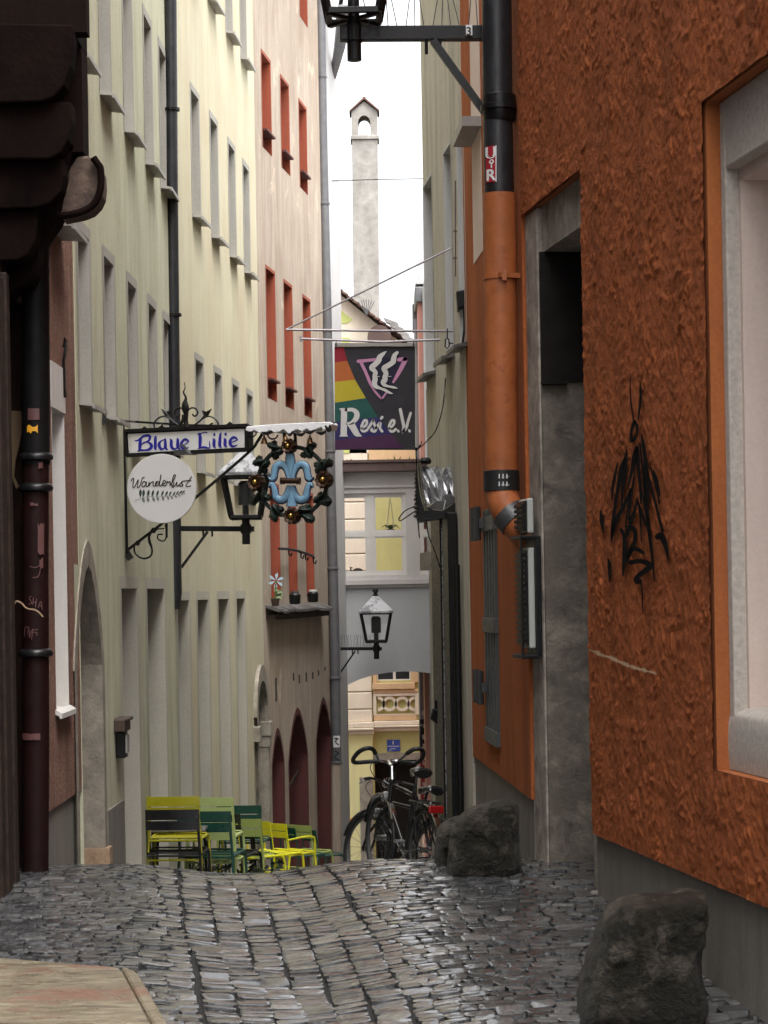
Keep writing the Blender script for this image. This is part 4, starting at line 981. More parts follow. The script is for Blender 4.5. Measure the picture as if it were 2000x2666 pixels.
hk = thing('door_hook', 'black iron door hook sticking out of the grey wall beside the shop doors', 'hook', at(1140, 1850, 22.4))
b = MB(); c = at(1142, 1850, 22.4); b.tube([c+Vector((0.1, 0, 0)), c+Vector((-0.05, 0, 0)), c+Vector((-.06, 0, -.07)), c+Vector((0, 0, -.12))], 0.026, 8); b.tube([c+Vector((-0.02, 0, -.1)), c+Vector((-0.02, 0, .1))], 0.018, 6); b.build('hook', M['black_iron'], hk, smooth=True)
# small black boxes high on the grey wall
q = thing('wall_lamp', 'small black box lamp high on the grey roughcast wall', 'wall lamp', at(1200, 790, 20.9))
b = MB(); b.prism([at(x, y, 20.75) for x, y in ((1188, 757), (1212, 753), (1212, 795), (1192, 807))], (0, .22, 0)); b.build('case', M['black_paint'], q, bevel=0.01)
b = MB(); b.tube([at(1209, 795, 20.8), at(1209, 860, 20.8), at(1202, 915, 20.8)], 0.012, 6); b.build('cable', M['black_iron'], q)
b = MB(); b.bar(at(1186, 470, 20.9), at(1186, 720, 20.9), 0.012, 0.012); b.bar(at(1181, 602, 20.85), at(1190, 602, 20.85), .015, .015); b.bar(at(1181, 672, 20.85), at(1190, 672, 20.85), .015, .015); b.build('rod', M['copper'], q)
# --- projecting metal hood with scalloped black edge
hd = thing('metal_hood', 'crumpled wet metal hood with black spiky edge jutting from the grey house', 'hood', at(1140, 1300, 21.6))
rr = random.Random(9); b = MB()
rows = [(1097, 1214, 1190, 1216, 0.0), (1099, 1232, 1192, 1232, -.05), (1101, 1252, 1193, 1250, -.10), (1104, 1274, 1194, 1270, -.14), (1108, 1296, 1194, 1288, -.17), (1112, 1310, 1195, 1296, -.19)]
nx = 12
for (x0, y0, x1, y1, dy) in rows:
    for i in range(nx+1):
        t = i/nx; p = at(x0+(x1-x0)*t, y0+(y1-y0)*t, 21.75+dy+rr.uniform(-.035, .035)); p.z += rr.uniform(-.012, .012); b.v.append(tuple(p))
for j in range(len(rows)-1):
    for i in range(nx): k = j*(nx+1)+i; b.f.append((k, k+1, k+nx+2, k+nx+1))
o = b.build('sheet', M['zinc'], hd)
sd = o.modifiers.new('Solidify', 'SOLIDIFY'); sd.thickness = 0.006
b = MB(); b.prism([at(x, y, 21.5) for x, y in ((1114, 1322), (1135, 1306), (1156, 1303), (1158, 1288), (1176, 1285), (1195, 1298), (1180, 1310), (1152, 1328), (1130, 1326))], (0, .04, 0)); b.build('flap', M['slate'], hd)
b = MB(); b.bar(at(1160, 1302, 21.48), at(1155, 1326, 21.48), .012, .01); b.bar(at(1176, 1286, 21.48), at(1194, 1299, 21.48), .012, .01); b.build('rim', M['st_white'], hd)
b = MB(); b.prism([at(x, y, 21.45) for x, y in ((1084, 1210), (1094, 1206), (1098, 1240), (1104, 1285), (1112, 1318), (1130, 1328), (1152, 1330), (1196, 1302), (1196, 1345), (1150, 1350), (1094, 1359), (1086, 1352))], (0, .35, 0)); b.build('box', M['black_paint'], hd)
b = MB()
for y in range(1218, 1350, 11):
    j = rr.uniform(3, 9); b.prism([at(1086, y, 21.45), at(1086-j, y+3, 21.45), at(1080, y+6, 21.45), at(1087, y+9, 21.45)], (0, .3, 0))
b.build('spiky_edge', M['black_paint'], hd)
for dx in (0, 6):
    b = MB(); b.tube([at(x+dx, y, 21.42) for x, y in smoothpts([(1087, 1204), (1089, 1240), (1094, 1280), (1102, 1312), (1108, 1330)], 4)], 0.0085, 6); b.build('rail', M['chrome'], hd, smooth=True)
b = MB(); b.lathe([(0.0, 0), (0.05, 0.0), (0.06, 0.03), (0.04, 0.06)], at(1108, 1208, 21.7), 12); b.build('lamp', M['black_paint'], hd)
wr = thing('cable', 'black cables looping from the flag down past the metal hood and shop doors', 'cable', at(1080, 1180, 21.3))
b = MB()
for P in ([(1160, 985), (1153, 1060), (1135, 1120), (1110, 1150), (1085, 1170), (1078, 1165)], [(1083, 1165), (1085, 1210), (1085, 1300), (1088, 1350), (1092, 1400)], [(1110, 1350), (1115, 1390), (1130, 1430), (1142, 1465), (1150, 1490)], [(1080, 1318), (1055, 1330), (1040, 1348), (1042, 1356), (1060, 1345), (1082, 1330)], [(1078, 1165), (1085, 1172), (1092, 1160)], [(1076, 1163), (1090, 1168), (1098, 1150)]):
    b.tube([at(x, y, 21.3+0.02*(i % 3)) for i, (x, y) in enumerate(smoothpts(P, 5))], 0.006, 5)
b.build('wire', M['black_iron'], wr, smooth=True)
# --- pink house behind with steep metal roof and stickered pipe
R3b = Wall(0.83, 43.4, 0.83, 24.2, 1)
if R3b.n.x > 0: R3b.n = -R3b.n
h = thing('pale_plaster_house', 'pale plaster house front receding between the grey house and the pink house', 'house', (0.83, 34, -2.5))
wall(R3b, 0, R3b.len, -6, 7.6, [op(2+3*i, 2.9+3*i, z, z+1.5, .25, rev=False) for i in range(6) for z in (0.6, 4.0)], M['pale_wall'], h, deep=5)
for i in range(6):
    for z in (0.6, 4.0): window(R3b, 2+3*i, 2.9+3*i, z, z+1.5, h, M['window_grey'], .25, .06, False)
R3 = Wall(0.745, 49.0, 0.745, 43.5, 1)
if R3.n.x > 0: R3.n = -R3.n
h = thing('pink_gabled_house', 'salmon pink house with steep grey metal roof seen past the grey house', 'house', (0.745, 46, -3.5))
wall(R3, 0, R3.len, -6, 7.7, [], M['pink_wall'], h, deep=5)
b = MB(); z0 = 7.75; b.hexa([Vector((0.70, 43.4, z0)), Vector((0.70, 45.2, z0)), Vector((5, 45.2, z0)), Vector((5, 43.4, z0)), Vector((1.05, 43.4, 10.6)), Vector((1.05, 45.2, 10.6)), Vector((4.6, 45.2, 10.6)), Vector((4.6, 43.4, 10.6))]); b.build('roof', M['roof_metal'], h)
b = MB(); b.box((0.80, 44.3, 7.55), (0.22, 1.8, 0.30)); b.box((0.78, 45.15, 7.30), (0.24, 0.3, 0.55)); b.box((0.8, 45.0, 6.8), (0.16, 0.24, 0.5)); b.build('eave_box', M['pipe_grey'], h, bevel=0.02)
dp = thing('downpipe', 'far grey downpipe plastered with red and white stickers on the pink house', 'downpipe', at(1105, 2150, 46))
Y = 45.0; b = MB(); b.tube([at(1087, 830, Y), at(1089, 860, Y), at(1091, 1100, Y), at(1100, 1750, Y), at(1106, 2170, Y)], 0.082, 12); b.build('pipe', M['pole_grey'], dp, smooth=True)
cx = lambda y: 1087+(y-830)*0.0142
rr = random.Random(12); rd = MB(); wh = MB(); bl = MB()
patch(bl, cyl_map(cx(1865), 0.084, Y), cx(1865)-9, 1872, cx(1865)+9, 1885, 4); patch(wh, cyl_map(cx(1850), 0.086, Y), cx(1850)-3, 1849, cx(1850)+7, 1862, 4)
patch(rd, cyl_map(cx(1960), 0.084, Y), cx(1960)-10, 1950, cx(1960)+10, 2018, 5); patch(rd, cyl_map(cx(2070), 0.084, Y), cx(2070)-10, 2024, cx(2070)+10, 2090, 5); patch(bl, cyl_map(cx(1920), 0.084, Y), cx(1920)-10, 1890, cx(1920)+10, 1948, 5)
for i in range(40):
    y = rr.uniform(1872, 2085); x = cx(y)+rr.uniform(-4, 9); s = rr.uniform(2, 4.5); patch(wh, cyl_map(cx(y), 0.0875, Y), x-s, y-rr.uniform(1.5, 5), x+s*0.6, y+rr.uniform(1.5, 4), 3, 1.0, rr)
rd.build('sticker', M['st_red'], dp); wh.build('sticker', M['st_white'], dp); bl.build('sticker', M['ink'], dp)
# ================================================================ bridge house across the lane
BW = Wall(-3.0, 42.0, 3.0, 42.0, 1)
if BW.n.y > 0: BW.n = -BW.n
h = thing('bridge_house', 'white and grey house bridging the lane above an arched passage', 'house', (0, 42, -3.3))
A = lambda px, py: BW.sz(px, py)
aw = (A(877, 1400)[0], A(1058, 1400)[0], A(960, 1498)[1], A(960, 1284)[1]); aw2 = (A(1092, 1400)[0], A(1180, 1400)[0], aw[2], aw[3])
zt = A(960, 1206)[1]; zsill = A(960, 1516)[1]
ar = op(A(868, 1800)[0], A(868, 1800)[0]+2.62, -6, A(1000, 1749)[1], 3.0, 'round', A(880, 1835)[1])
ar['kind'] = 'round'
def bridge_face(W, z0, z1, ops, mat, nm, front=0.0): return wall(W, 0.5, 5.6, z0, z1, ops, mat, h, nm, deep=3.0, body=False, front=front)
ar1 = dict(ar); ar1['zb'] = ar['zb']
bridge_face(BW, -6, zsill, [ar1], M['bridge_grey'], 'arch_wall')
w_ops = [op(*aw, 0.2), op(*aw2, 0.2)]
bridge_face(BW, zsill, zt, w_ops, M['bridge_white'], 'wall', -0.02)
BB = Wall(-3.0, 45.0, 3.0, 45.0, 1)
if BB.n.y > 0: BB.n = -BB.n
bo = [op(aw[0]-0.12, aw[1]+0.2, aw[2]-0.1, aw[3]+0.1, 0.05)]
wall(BB, 0.5, 5.6, ar['zb']+0.05, zt, bo, M['bridge_white'], h, 'back_wall', body=False)
b = MB(); b.wbox(BW, 0.5, 5.6, ar['zb']+0.06, zsill-0.1, 0.25, 2.9); b.wbox(BW, 0.5, 5.6, zt-0.25, zt-0.05, 0.25, 2.9); b.build('floor', M['bridge_white'], h)
b = MB(); b.prism([BW.P(0.45, z, q) for q, z in ((-0.25, zt), (-0.25, zt+0.05), (1.5, zt+0.12), (3.1, zt+0.05), (3.1, zt))], BW.d*5.2); b.build('roof', M['copper'], h)
b = MB(); b.wbox(BW, 0.45, 5.6, zt-0.17, zt-0.001, -0.22, -0.001); b.build('gutter_edge', M['copper'], h, bevel=0.015)
zc = A(960, 1268)[1]
b = MB(); b.wbox(BW, 0.48, 5.6, zc-0.02, zc+0.02, -0.05, -0.021); b.wbox(BW, 0.48, 5.6, zsill-0.05, zsill+0.05, -0.09, -0.021); b.wbox(BW, 0.48, 5.6, zsill-0.1, zsill-0.052, -0.05, -0.001); b.build('moulding', M['bridge_white'], h, bevel=0.006)
for q, nm in ((aw, 'window'), (aw2, 'window')):
    mb = MB(); f = 0.055; zm = A(960, 1391)[1]; xm = (A(965, 1400)[0]) if q is aw else (q[0]+q[1])/2
    for x0, x1 in ((q[0], q[0]+f), (q[1]-f, q[1]), (xm-0.07, xm+0.07)): mb.wbox(BW, x0, x1, q[2]+0.001, q[3]-0.001, 0.02, 0.09)
    for y0, y1 in ((q[2], q[2]+f), (q[3]-f, q[3]), (zm-0.045, zm+0.045)): mb.wbox(BW, q[0]+0.001, q[1]-0.001, y0, y1, 0.025, 0.085)
    for x0, x1 in ((q[0]+f, xm-0.07), (xm+0.07, q[1]-f)):
        for y0, y1 in ((q[2]+f, zm-0.045), (zm+0.045, q[3]-f)):
            for t in (0, 1):
                mb.wbox(BW, x0 if t == 0 else x1-0.03, x0+0.03 if t == 0 else x1, y0, y1, 0.035, 0.075); mb.wbox(BW, x0+.03, x1-.03, y0 if t == 0 else y1-0.03, y0+0.03 if t == 0 else y1, 0.036, 0.074)
    wv = mb.build('window', M['white_paint'], h)
    mb = MB()
    mb.poly(BW.P(q[0], q[2], 0.055), BW.P(q[1], q[2], 0.055), BW.P(q[1], q[3], 0.055), BW.P(q[0], q[3], 0.055)); mb.build('pane', M['glass'], wv)
mb = MB(); q = bo[0]; f = 0.05
for k in range(2):
    x = q['a']+(q['b']-q['a'])*k; mb.wbox(BB, x-0.025, x+0.025, q['za'], q['zb'], 0.0, 0.05)
for z in (q['za'], q['zb']): mb.wbox(BB, q['a'], q['b'], z-0.02, z+0.02, 0.003, 0.045)
mb.build('back_window', M['white_paint'], h)
pl_ = thing('hanging_plant', 'dark plant pot hanging on pale cords behind the white window', 'plant', at(1017, 1385, 42.3))
b = MB(); c = at(1017, 1384, 42.35); b.lathe([(0.03, -.04), (0.07, -.03), (0.075, .04), (0.05, .05)], c, 12); b.build('pot', M['black_paint'], pl_)
b = MB()
for dx in (-1, 1): b.tube([c+Vector((0.07*dx, 0, .04)), at(1016+dx, 1300, 42.35)], 0.007, 5)
b.build('cord', M['paper'], pl_)
b = MB(); rr = random.Random(3)
for k in range(14):
    t = rr.uniform(0, 6.28); r = rr.uniform(.05, .2); p = c+Vector((0, 0, .05)); b.tube([p, p+Vector((cos(t)*r*.6, sin(t)*r*.4, .07)), p+Vector((cos(t)*r, sin(t)*r*.6, rr.uniform(-.02, .05)))], [.012, .012, .003], 4)
b.build('leaves', M['leaf'], pl_)
cat = thing('ornament', 'small dark pitcher ornament on the bridge window sill', 'ornament', at(925, 1492, 42.4))
b = MB(); c = at(932, 1493, 42.35); b.lathe([(0.04, 0), (0.09, .02), (0.10, .06), (0.06, .09), (0.03, .1)], c, 12); b.tube([c+Vector((-.05, 0, .02)), c+Vector((-.13, 0, .06)), c+Vector((-.14, 0, .12)), c+Vector((-.1, 0, .1))], 0.018, 6); b.build('body', M['door_brown'], cat, smooth=True)
rr = random.Random(6)
for i, (px, s, lb) in enumerate(((905, .7, 'sparse dry weed growing on the left of the bridge roof edge'), (1037, 1.0, 'bright green weed tuft on the middle of the bridge roof edge'), (1074, .9, 'thin weed at the right end of the bridge roof edge'))):
    t = thing('weed', lb, 'weed', at(px, 1206, 42.2), 'weeds on the bridge roof'); b = MB(); c = at(px, 1207, 42.0)
    for k in range(9):
        a = rr.uniform(-1.2, 1.2); l = rr.uniform(.06, .17)*s; q = c+Vector((rr.uniform(-.08, .08), rr.uniform(-.03, .03), 0)); e = q+Vector((sin(a)*l, rr.uniform(-.05, .05), cos(a)*l)); b.poly(q+Vector((-.01, 0, 0)), q+Vector((.01, 0, 0)), (q+e)/2+Vector((.018, 0, 0)), e, (q+e)/2+Vector((-.018, 0, 0)))
    b.build('leaves', M['leaf'], t)
# ================================================================ yellow corner house at the end of the lane
YW = Wall(-7.0, 50.0, 3.0, 50.0, 1)
if YW.n.y > 0: YW.n = -YW.n
h = thing('yellow_house', 'yellow corner house with cream pilaster and ring ornament at the lane end', 'house', (0, 50, -4))
A = lambda px, py: YW.sz(px, py)
S = lambda px: A(px, 1900)[0]
Zy = lambda y: A(990, y)[1]
x0, xp, xe = 0.0, S(970), S(1096)
dz0, dz1 = -7, Zy(1980)
wall(YW, x0, xe, -7, 7.0, [op(S(974), S(1084), -7, dz1, 0.35), op(S(984), S(1072), Zy(1773), Zy(1773)+1.6, 0.2)], M['olive_wall'], h, deep=6, front=0.12)
b = MB(); b.wbox(YW, x0, xp, -7, Zy(1912), 0.0, 0.13); b.build('corner_pier', M['yellow_wall'], h)
b = MB(); b.wbox(YW, x0, S(897), Zy(1880), 7.0, 0.03, 0.13); b.build('side_panel', M['lime_panel'], h)
b = MB()
for y0, y1 in ((1880, 1847), (1845, 1802), (1800, 1757), (1755, 1712), (1710, 1667), (1665, 1622), (1620, 1577), (1575, 1532), (1530, 1487), (1485, 1442), (1440, 1397), (1395, 1352), (1350, 1307), (1305, 1262), (1260, 1217), (1215, 1160)): b.wbox(YW, S(898), xp, Zy(y0), Zy(y1), 0.0, 0.13)
b.build('quoin', M['peach_pale'], h, bevel=0.02)
b = MB()
for y0, y1, pr in ((1893, 1880, .12), (1900, 1894, .16), (1911, 1901, .07)): b.wbox(YW, x0, xp+0.03, Zy(y0), Zy(y1), -pr, 0.0)
for y0, y1, pr in ((1888, 1878, .0), (1894, 1889, -.06), (1904, 1895, .02)): b.wbox(YW, xp+0.031, xe+0.05, Zy(y0), Zy(y1), pr-0.03, 0.12)
b.build('cornice', M['peach_pale'], h, bevel=0.012)
b = MB(); b.wbox(YW, xp+0.01, S(1082), Zy(1795), Zy(1779), -0.02, 0.119); b.wbox(YW, xp+0.02, S(1090), Zy(1805), Zy(1796), 0.03, 0.119); b.wbox(YW, S(973), S(983), Zy(1779), Zy(1600), 0.05, 0.119); b.wbox(YW, S(1073), S(1094), Zy(1779), Zy(1600), 0.05, 0.119); b.wbox(YW, S(974), S(1086), Zy(1877), Zy(1862), 0.04, 0.119); b.build('window_surround', M['peach'], h, bevel=0.01)
b = MB(); b.wbox(YW, S(984), S(1072), Zy(1773), Zy(1773)+1.6, 0.22, 0.25); pn = b.build('window', M['glass_dark'], h)
b = MB()
for a, c in ((984, 987), (1026, 1033), (1069, 1072)): b.wbox(YW, S(a), S(c), Zy(1773), Zy(1773)+1.6, 0.15, 0.219)
b.wbox(YW, S(984), S(1072), Zy(1773), Zy(1770), 0.14, 0.22); b.build('window_frame', M['white_paint'], pn)
b = MB(); 
for a, c, y0, y1 in ((973, 981, 1862, 1806), (1082, 1094, 1862, 1806), (981, 1082, 1813, 1806), (981, 1082, 1862, 1860)): b.wbox(YW, S(a), S(c), Zy(y0), Zy(y1), 0.04, 0.119)
def ring(b, px, py, r0, r1, a0, a1):
    n = 28; k = len(b.v); s, z = A(px, py); sc_ = 50/F
    for i in range(n+1):
        t = a0+(a1-a0)*i/n
        for r in (r0, r1):
            for d in (0.05, 0.118): b.v.append(tuple(YW.P(s+cos(t)*r*sc_, z+sin(t)*r*sc_, d)))
    for i in range(n):
        q = k+4*i
        b.f += [(q, q+2, q+6, q+4), (q, q+4, q+5, q+1), (q+2, q+3, q+7, q+6)]
for px, a0, a1 in ((984, -pi/2, pi/2), (1014.5, 0, 2*pi), (1047.5, 0, 2*pi), (1080, pi/2, 3*pi/2)): ring(b, px, 1833, 12, 19.5, a0, a1)
b.build('ring_panel', M['peach_pale'], h)
b = MB(); b.wbox(YW, S(970)+.001, S(1092), dz1, Zy(1962), 0.03, 0.119); b.wbox(YW, S(1084), S(1092), -7, dz1, 0.03, 0.119); dr = b.build('door_frame', M['portal_stone'], h)
b = MB(); b.wbox(YW, S(974), S(1084), -7, dz1, 0.34, 0.38); dd = b.build('door', M['door_dark'], h)
b = MB(); mm = YW.M(0.335)
for s in ([(1000, 2030), (1003, 2036), (1008, 2028)], [(1012, 2036), (1014, 2028), (1020, 2034)], [(995, 2040), (998, 2052)], [(1003, 2042), (1000, 2054), (1010, 2050)], [(1014, 2042), (1018, 2054), (1022, 2042)]): stroke(b, s, mm, 1.6, 3)
b.build('door_tag', M['st_white'], dd)
b = MB(); b.wbox(YW, S(934), S(969), -7, Zy(2022), -0.06, -0.001); b.build('stone_pier', M['portal_stone'], h, bevel=0.02)
# gable
gp = [(840, 735), (862, 748), (900, 778), (950, 818), (985, 846), (1020, 872), (1062, 905), (1062, 1180), (840, 1180)]
b = MB(); b.prism([YW.P(*A(x, y), -0.0) for x, y in gp], (0, 6, 0)); b.build('gable', M['peach_pale'], h)
b = MB(); b.prism([YW.P(*A(x, y), -0.012) for x, y in ((868, 795), (882, 803), (918, 832), (905, 842), (840, 842), (840, 790))], (0, .011, 0)); b.prism([YW.P(*A(x, y), -0.012) for x, y in ((840, 879), (910, 879), (910, 1180), (840, 1180))], (0, .01, 0)); b.build('gable_panel', M['lime_panel'], h)
b = MB(); b.prism([YW.P(*A(x, y), -0.014) for x, y in ((1000, 1165), (1085, 1165), (1085, 1206), (960, 1206), (960, 1165))], (0, .01, 0)); b.build('upper_panel', M['peach'], h)
b = MB(); n = 15; rr = random.Random(8)
P0 = Vector(YW.P(*A(862, 746), 0)); P1 = Vector(YW.P(*A(1072, 908), 0))
for i in range(n):
    for j in range(9):
        p = P0+(P1-P0)*(i/n)+Vector((0, -0.25+0.6*j, 0.01+rr.uniform(0, .02))); q = P0+(P1-P0)*((i+1.25)/n)+Vector((0, -0.25+0.6*j, 0.05+rr.uniform(0, .02)))
        b.hexa([p, p+Vector((0, .58, 0)), q+Vector((0, .58, -.01)), q+Vector((0, 0, -.01)), p+Vector((0, 0, .045)), p+Vector((0, .58, .045)), q+Vector((0, .58, .035)), q+Vector((0, 0, .035))])
b.build('roof', M['roof_tile'], h)
b = MB(); 
for i in range(5):
    for j in range(3):
        p = YW.P(*A(1000+i*14+j*8, 832+i*14+j*3, ), -0.35+0.01*j); p = Vector(p); b.prism([p, p+Vector((.16, 0, -.06)), p+Vector((.20, 0, -.16)), p+Vector((.06, 0, -.10))], (0, .4, .02))
b.build('verge_tile', M['tile_wet_sheen'], h)
b = MB(); c = YW.P(*A(988, 884), -0.05); b.lathe([(0.0, -.5), (0.26, -.5), (0.26, .1), (0.0, .1)], c, 18, 'y'); b.build('dormer', M['copper'], h)
b = MB(); 
for k in range(7):
    t = radians(60+k*10); p = YW.P(*A(955, 825), -0.3); b.tube([p, p+Vector((cos(t)*.35-.0, 0, sin(t)*.35))], 0.008, 4)
b.build('roof_spikes', M['pipe_grey'], h)
sg = thing('blue_plaque', 'small blue enamel sign with white writing above the dark far door', 'sign', YW.P(*A(1024, 1942), 0.1))
b = MB(); b.wbox(YW, S(1007), S(1041), A(1024, 1957)[1], A(1024, 1927)[1], 0.095, 0.119); b.build('plate', M['plate_blue'], sg)
b = MB(); mm = YW.M(0.09); patch(b, mm, 1022.5, 1930, 1025, 1939, 2); 
rr = random.Random(2)
for k in range(11): patch(b, mm, 1009+k*2.8, 1942.5+rr.uniform(-.5, .5), 1011+k*2.8, 1945+rr.uniform(-.3, .6), 1)
for k in range(4): patch(b, mm, 1018+k*3.2, 1949, 1020+k*3.2, 1951.5, 1)
patch(b, mm, 1014, 1953, 1018, 1955, 1)
b.build('lettering', M['st_white'], sg)
sg = thing('orange_notice', 'small orange notice stuck low on the yellow wall', 'notice', YW.P(*A(918, 2139), 0))
b = MB(); b.wbox(YW, A(911, 2139)[0], A(924, 2139)[0], A(917, 2149)[1], A(917, 2130)[1], -0.01, -0.001); b.build('sheet', M['notice'], sg)
b = MB(); mm = YW.M(-0.014); stroke(b, [(914, 2136), (919, 2134), (921, 2139), (916, 2143), (921, 2145)], mm, 1.4, 3); b.build('print', M['door_brown'], sg)
# --- chimney like tower
t = thing('chimney_tower', 'tall slim whitewashed chimney with an open arched top and tiled cap', 'chimney', at(955, 900, 70))
Y = 70; k = Y/F
def col(px0, px1, y0, y1, dY0, dY1):
    b = MB(); a = [at(px0, y1, Y), at(px1, y1, Y), at(px1, y0, Y), at(px0, y0, Y)]
    b.hexa([a[0]+Vector((0, dY0, 0)), a[1]+Vector((0, dY0, 0)), a[1]+Vector((0, dY1, 0)), a[0]+Vector((0, dY1, 0)), a[3]+Vector((0, dY0, 0)), a[2]+Vector((0, dY0, 0)), a[2]+Vector((0, dY1, 0)), a[3]+Vector((0, dY1, 0))]); return b
c0 = at(953, 1000, Y); c1 = at(950, 362, Y); b = MB(); hw = 0.395
b.hexa([c0+Vector(q) for q in ((-hw, 0, -6), (hw, 0, -6), (hw, .8, -6), (-hw, .8, -6))]+[Vector((c1.x, c0.y, c1.z))+Vector(q) for q in ((-hw, 0, 0), (hw, 0, 0), (hw, .8, 0), (-hw, .8, 0))]); b.build('shaft', M['chimney'], t, bevel=0.02)
c1 = Vector((c1.x, c0.y, c1.z)); b = MB(); b.box(c1+Vector((0, .4, .05)), (0.88, .9, .12)); b.build('band', M['chimney'], t, bevel=0.02)
TW = Wall(c1.x-0.4, c1.y, c1.x+0.4, c1.y, 1)
if TW.n.y > 0: TW.n = -TW.n
zt = c1.z+0.85
wall(TW, 0.0, 0.8, c1.z+.11, zt, [op(0.2, 0.58, c1.z+.14, zt-.12, 0.15, 'round', zt-.34)], M['chimney'], t, 'belfry', body=False)
TB = Wall(c1.x-0.4, c1.y+.65, c1.x+0.4, c1.y+.65, 1)
if TB.n.y > 0: TB.n = -TB.n
wall(TB, 0.0, 0.8, c1.z+.11, zt, [op(0.2, 0.58, c1.z+.14, zt-.12, 0.15, 'round', zt-.34)], M['chimney'], t, 'belfry', body=False)
b = MB()
for x0, x1 in ((0.0, 0.185), (0.6, 0.8)): b.wbox(TW, x0+0.001, x1, c1.z+.11, zt, 0.001, .79)
b.build('side_wall', M['chimney'], t)
b = MB(); b.prism([TW.P(0.0, zt, -0.0), TW.P(0.8, zt, 0), TW.P(0.4, zt+.32, 0)], (0, .8, 0)); b.build('gable', M['chimney'], t)
b = MB(); b.prism([TW.P(-0.06, zt-.03, -.08), TW.P(0.4, zt+.36, -.08), TW.P(0.86, zt-.03, -.08), TW.P(0.86, zt+.03, -.08), TW.P(0.4, zt+.44, -.08), TW.P(-0.06, zt+.03, -.08)], (0, .96, 0)); b.box(c1+Vector((0, .4, .85+.45)), (.1, .5, .08)); b.build('roof', M['roof_tile'], t, bevel=0.01)
b = MB()
for z in (0.45, .52): b.bar(TW.P(0.2, c1.z+z, .3), TW.P(0.58, c1.z+z, .3), .01, .01)
b.build('bar', M['pipe_grey'], t)
cb_ = thing('overhead_cable', 'thin cable strung across the lane in front of the chimney', 'cable', at(985, 467, 41))
b = MB(); b.tube([at(860, 471, 40.8), at(985, 467, 40.5), at(1112, 465, 40.2)], 0.008, 5); b.build('wire', M['black_iron'], cb_)
# ================================================================ signs
pA, pB = at(330, 1150, 20.9), at(870, 1150, 20.35)
SP = Wall(pA.x, pA.y, pB.x, pB.y, 1)
if SP.n.y > 0: SP.n = -SP.n
def Q(x, y, e=0.0): return SP.P(*SP.sz(x, y), -e)
sg = thing('hotel_sign', 'white box sign lettered in blue blackletter on a scrolled iron bracket', 'sign', at(330, 1150, 20.9))
cn = [(326, 1122), (647, 1107), (647, 1172), (332, 1187)]
b = MB(); b.prism([Q(x, y, 0.0) for x, y in cn], SP.n*-0.14)
bx = b.build('sign_box', M['black_iron'], sg, bevel=0.008)
b = MB(); b.prism([Q(x, y, 0.012) for x, y in ((334, 1130), (637, 1116), (638, 1165), (337, 1180))], SP.n*-0.010); b.build('face', M['sign_white'], bx)
b = MB()
for p, q in ((0, 1), (1, 2), (2, 3), (3, 0)): b.bar(Q(*cn[p], 0.01), Q(*cn[q], 0.01), 0.028, 0.05, SP.n)
b.build('frame', M['black_iron'], bx)
L = [[(160, 225, 8), (190, 232, 16), (225, 210, 20), (270, 175, 22), (320, 165, 26), (352, 182, 30), (340, 225, 22), (300, 248, 12), (270, 262, 10)], [(238, 205, 18), (228, 250, 34), (224, 310, 36), (218, 350, 22)],
     [(255, 275, 14), (280, 250, 10), (330, 252, 16), (368, 285, 32), (366, 320, 32), (330, 345, 24), (280, 352, 18), (230, 352, 22), (195, 366, 10)], [(432, 165, 6), (422, 195, 28), (420, 260, 32), (420, 320, 32), (428, 352, 8)],
     [(548, 215, 14), (500, 232, 14), (470, 265, 30), (470, 300, 32), (495, 338, 26), (530, 328, 14), (548, 310, 8)], [(545, 212, 20), (548, 270, 30), (550, 320, 30), (575, 348, 12)], [(608, 212, 10), (622, 235, 30), (624, 300, 32), (652, 338, 24), (690, 328, 12), (708, 310, 8)], [(698, 200, 10), (706, 230, 30), (706, 310, 32), (738, 342, 12)],
     [(770, 298, 8), (815, 265, 12), (842, 240, 14), (805, 215, 26), (768, 235, 26), (750, 275, 32), (760, 315, 32), (795, 335, 22), (842, 315, 8)], [(955, 150, 10), (980, 148, 26), (990, 190, 34), (988, 260, 34), (984, 315, 26), (966, 332, 10)], [(985, 148, 18), (1030, 130, 10), (1062, 126, 12), (1085, 134, 5)], [(980, 322, 18), (1040, 316, 24), (1085, 325, 18), (1112, 320, 12), (1110, 280, 14), (1106, 235, 5)],
     [(1178, 134, 6), (1170, 152, 26), (1176, 172, 8)], [(1150, 206, 10), (1166, 225, 30), (1166, 290, 32), (1182, 325, 10)], [(1258, 125, 5), (1245, 160, 26), (1240, 230, 32), (1238, 290, 32), (1258, 324, 10)], [(1320, 128, 6), (1312, 148, 26), (1318, 168, 8)], [(1290, 205, 10), (1306, 222, 30), (1306, 285, 32), (1326, 316, 10)],
     [(1372, 262, 8), (1420, 240, 12), (1462, 218, 14), (1425, 190, 26), (1388, 205, 26), (1368, 245, 32), (1380, 288, 30), (1415, 304, 22), (1466, 280, 6)]]
b = MB()
for s in L:
    if s[0] == (955, 150, 10): b.build('lettering', M['sign_blue'], bx); b = MB()
    stroke(b, [(320+p[0]/4.879, 1100+p[1]/4.879, p[2]*1.22/4.879) for p in s], lambda x, y, e=0: Q(x, y, 0.0155), None, 6)
b.build('lettering', M['sign_blue'], bx)
b = MB(); b.prism([Q(x, y, 0.14) for x, y in ((470, 1174), (496, 1172), (507, 1184), (466, 1184))], SP.n*-0.2); b.bar(Q(498, 1172, .1), Q(487, 1160, .12), .02, .02); b.bar(Q(487, 1160, .12), Q(480, 1164, .14), .015, .015); b.build('spotlight', M['hinge'], sg)
b = MB()
def T(pts, r, e=0.02, n=5, w=None): b.tube([Q(x, y, e) for x, y in smoothpts(pts, n)], r, 6)
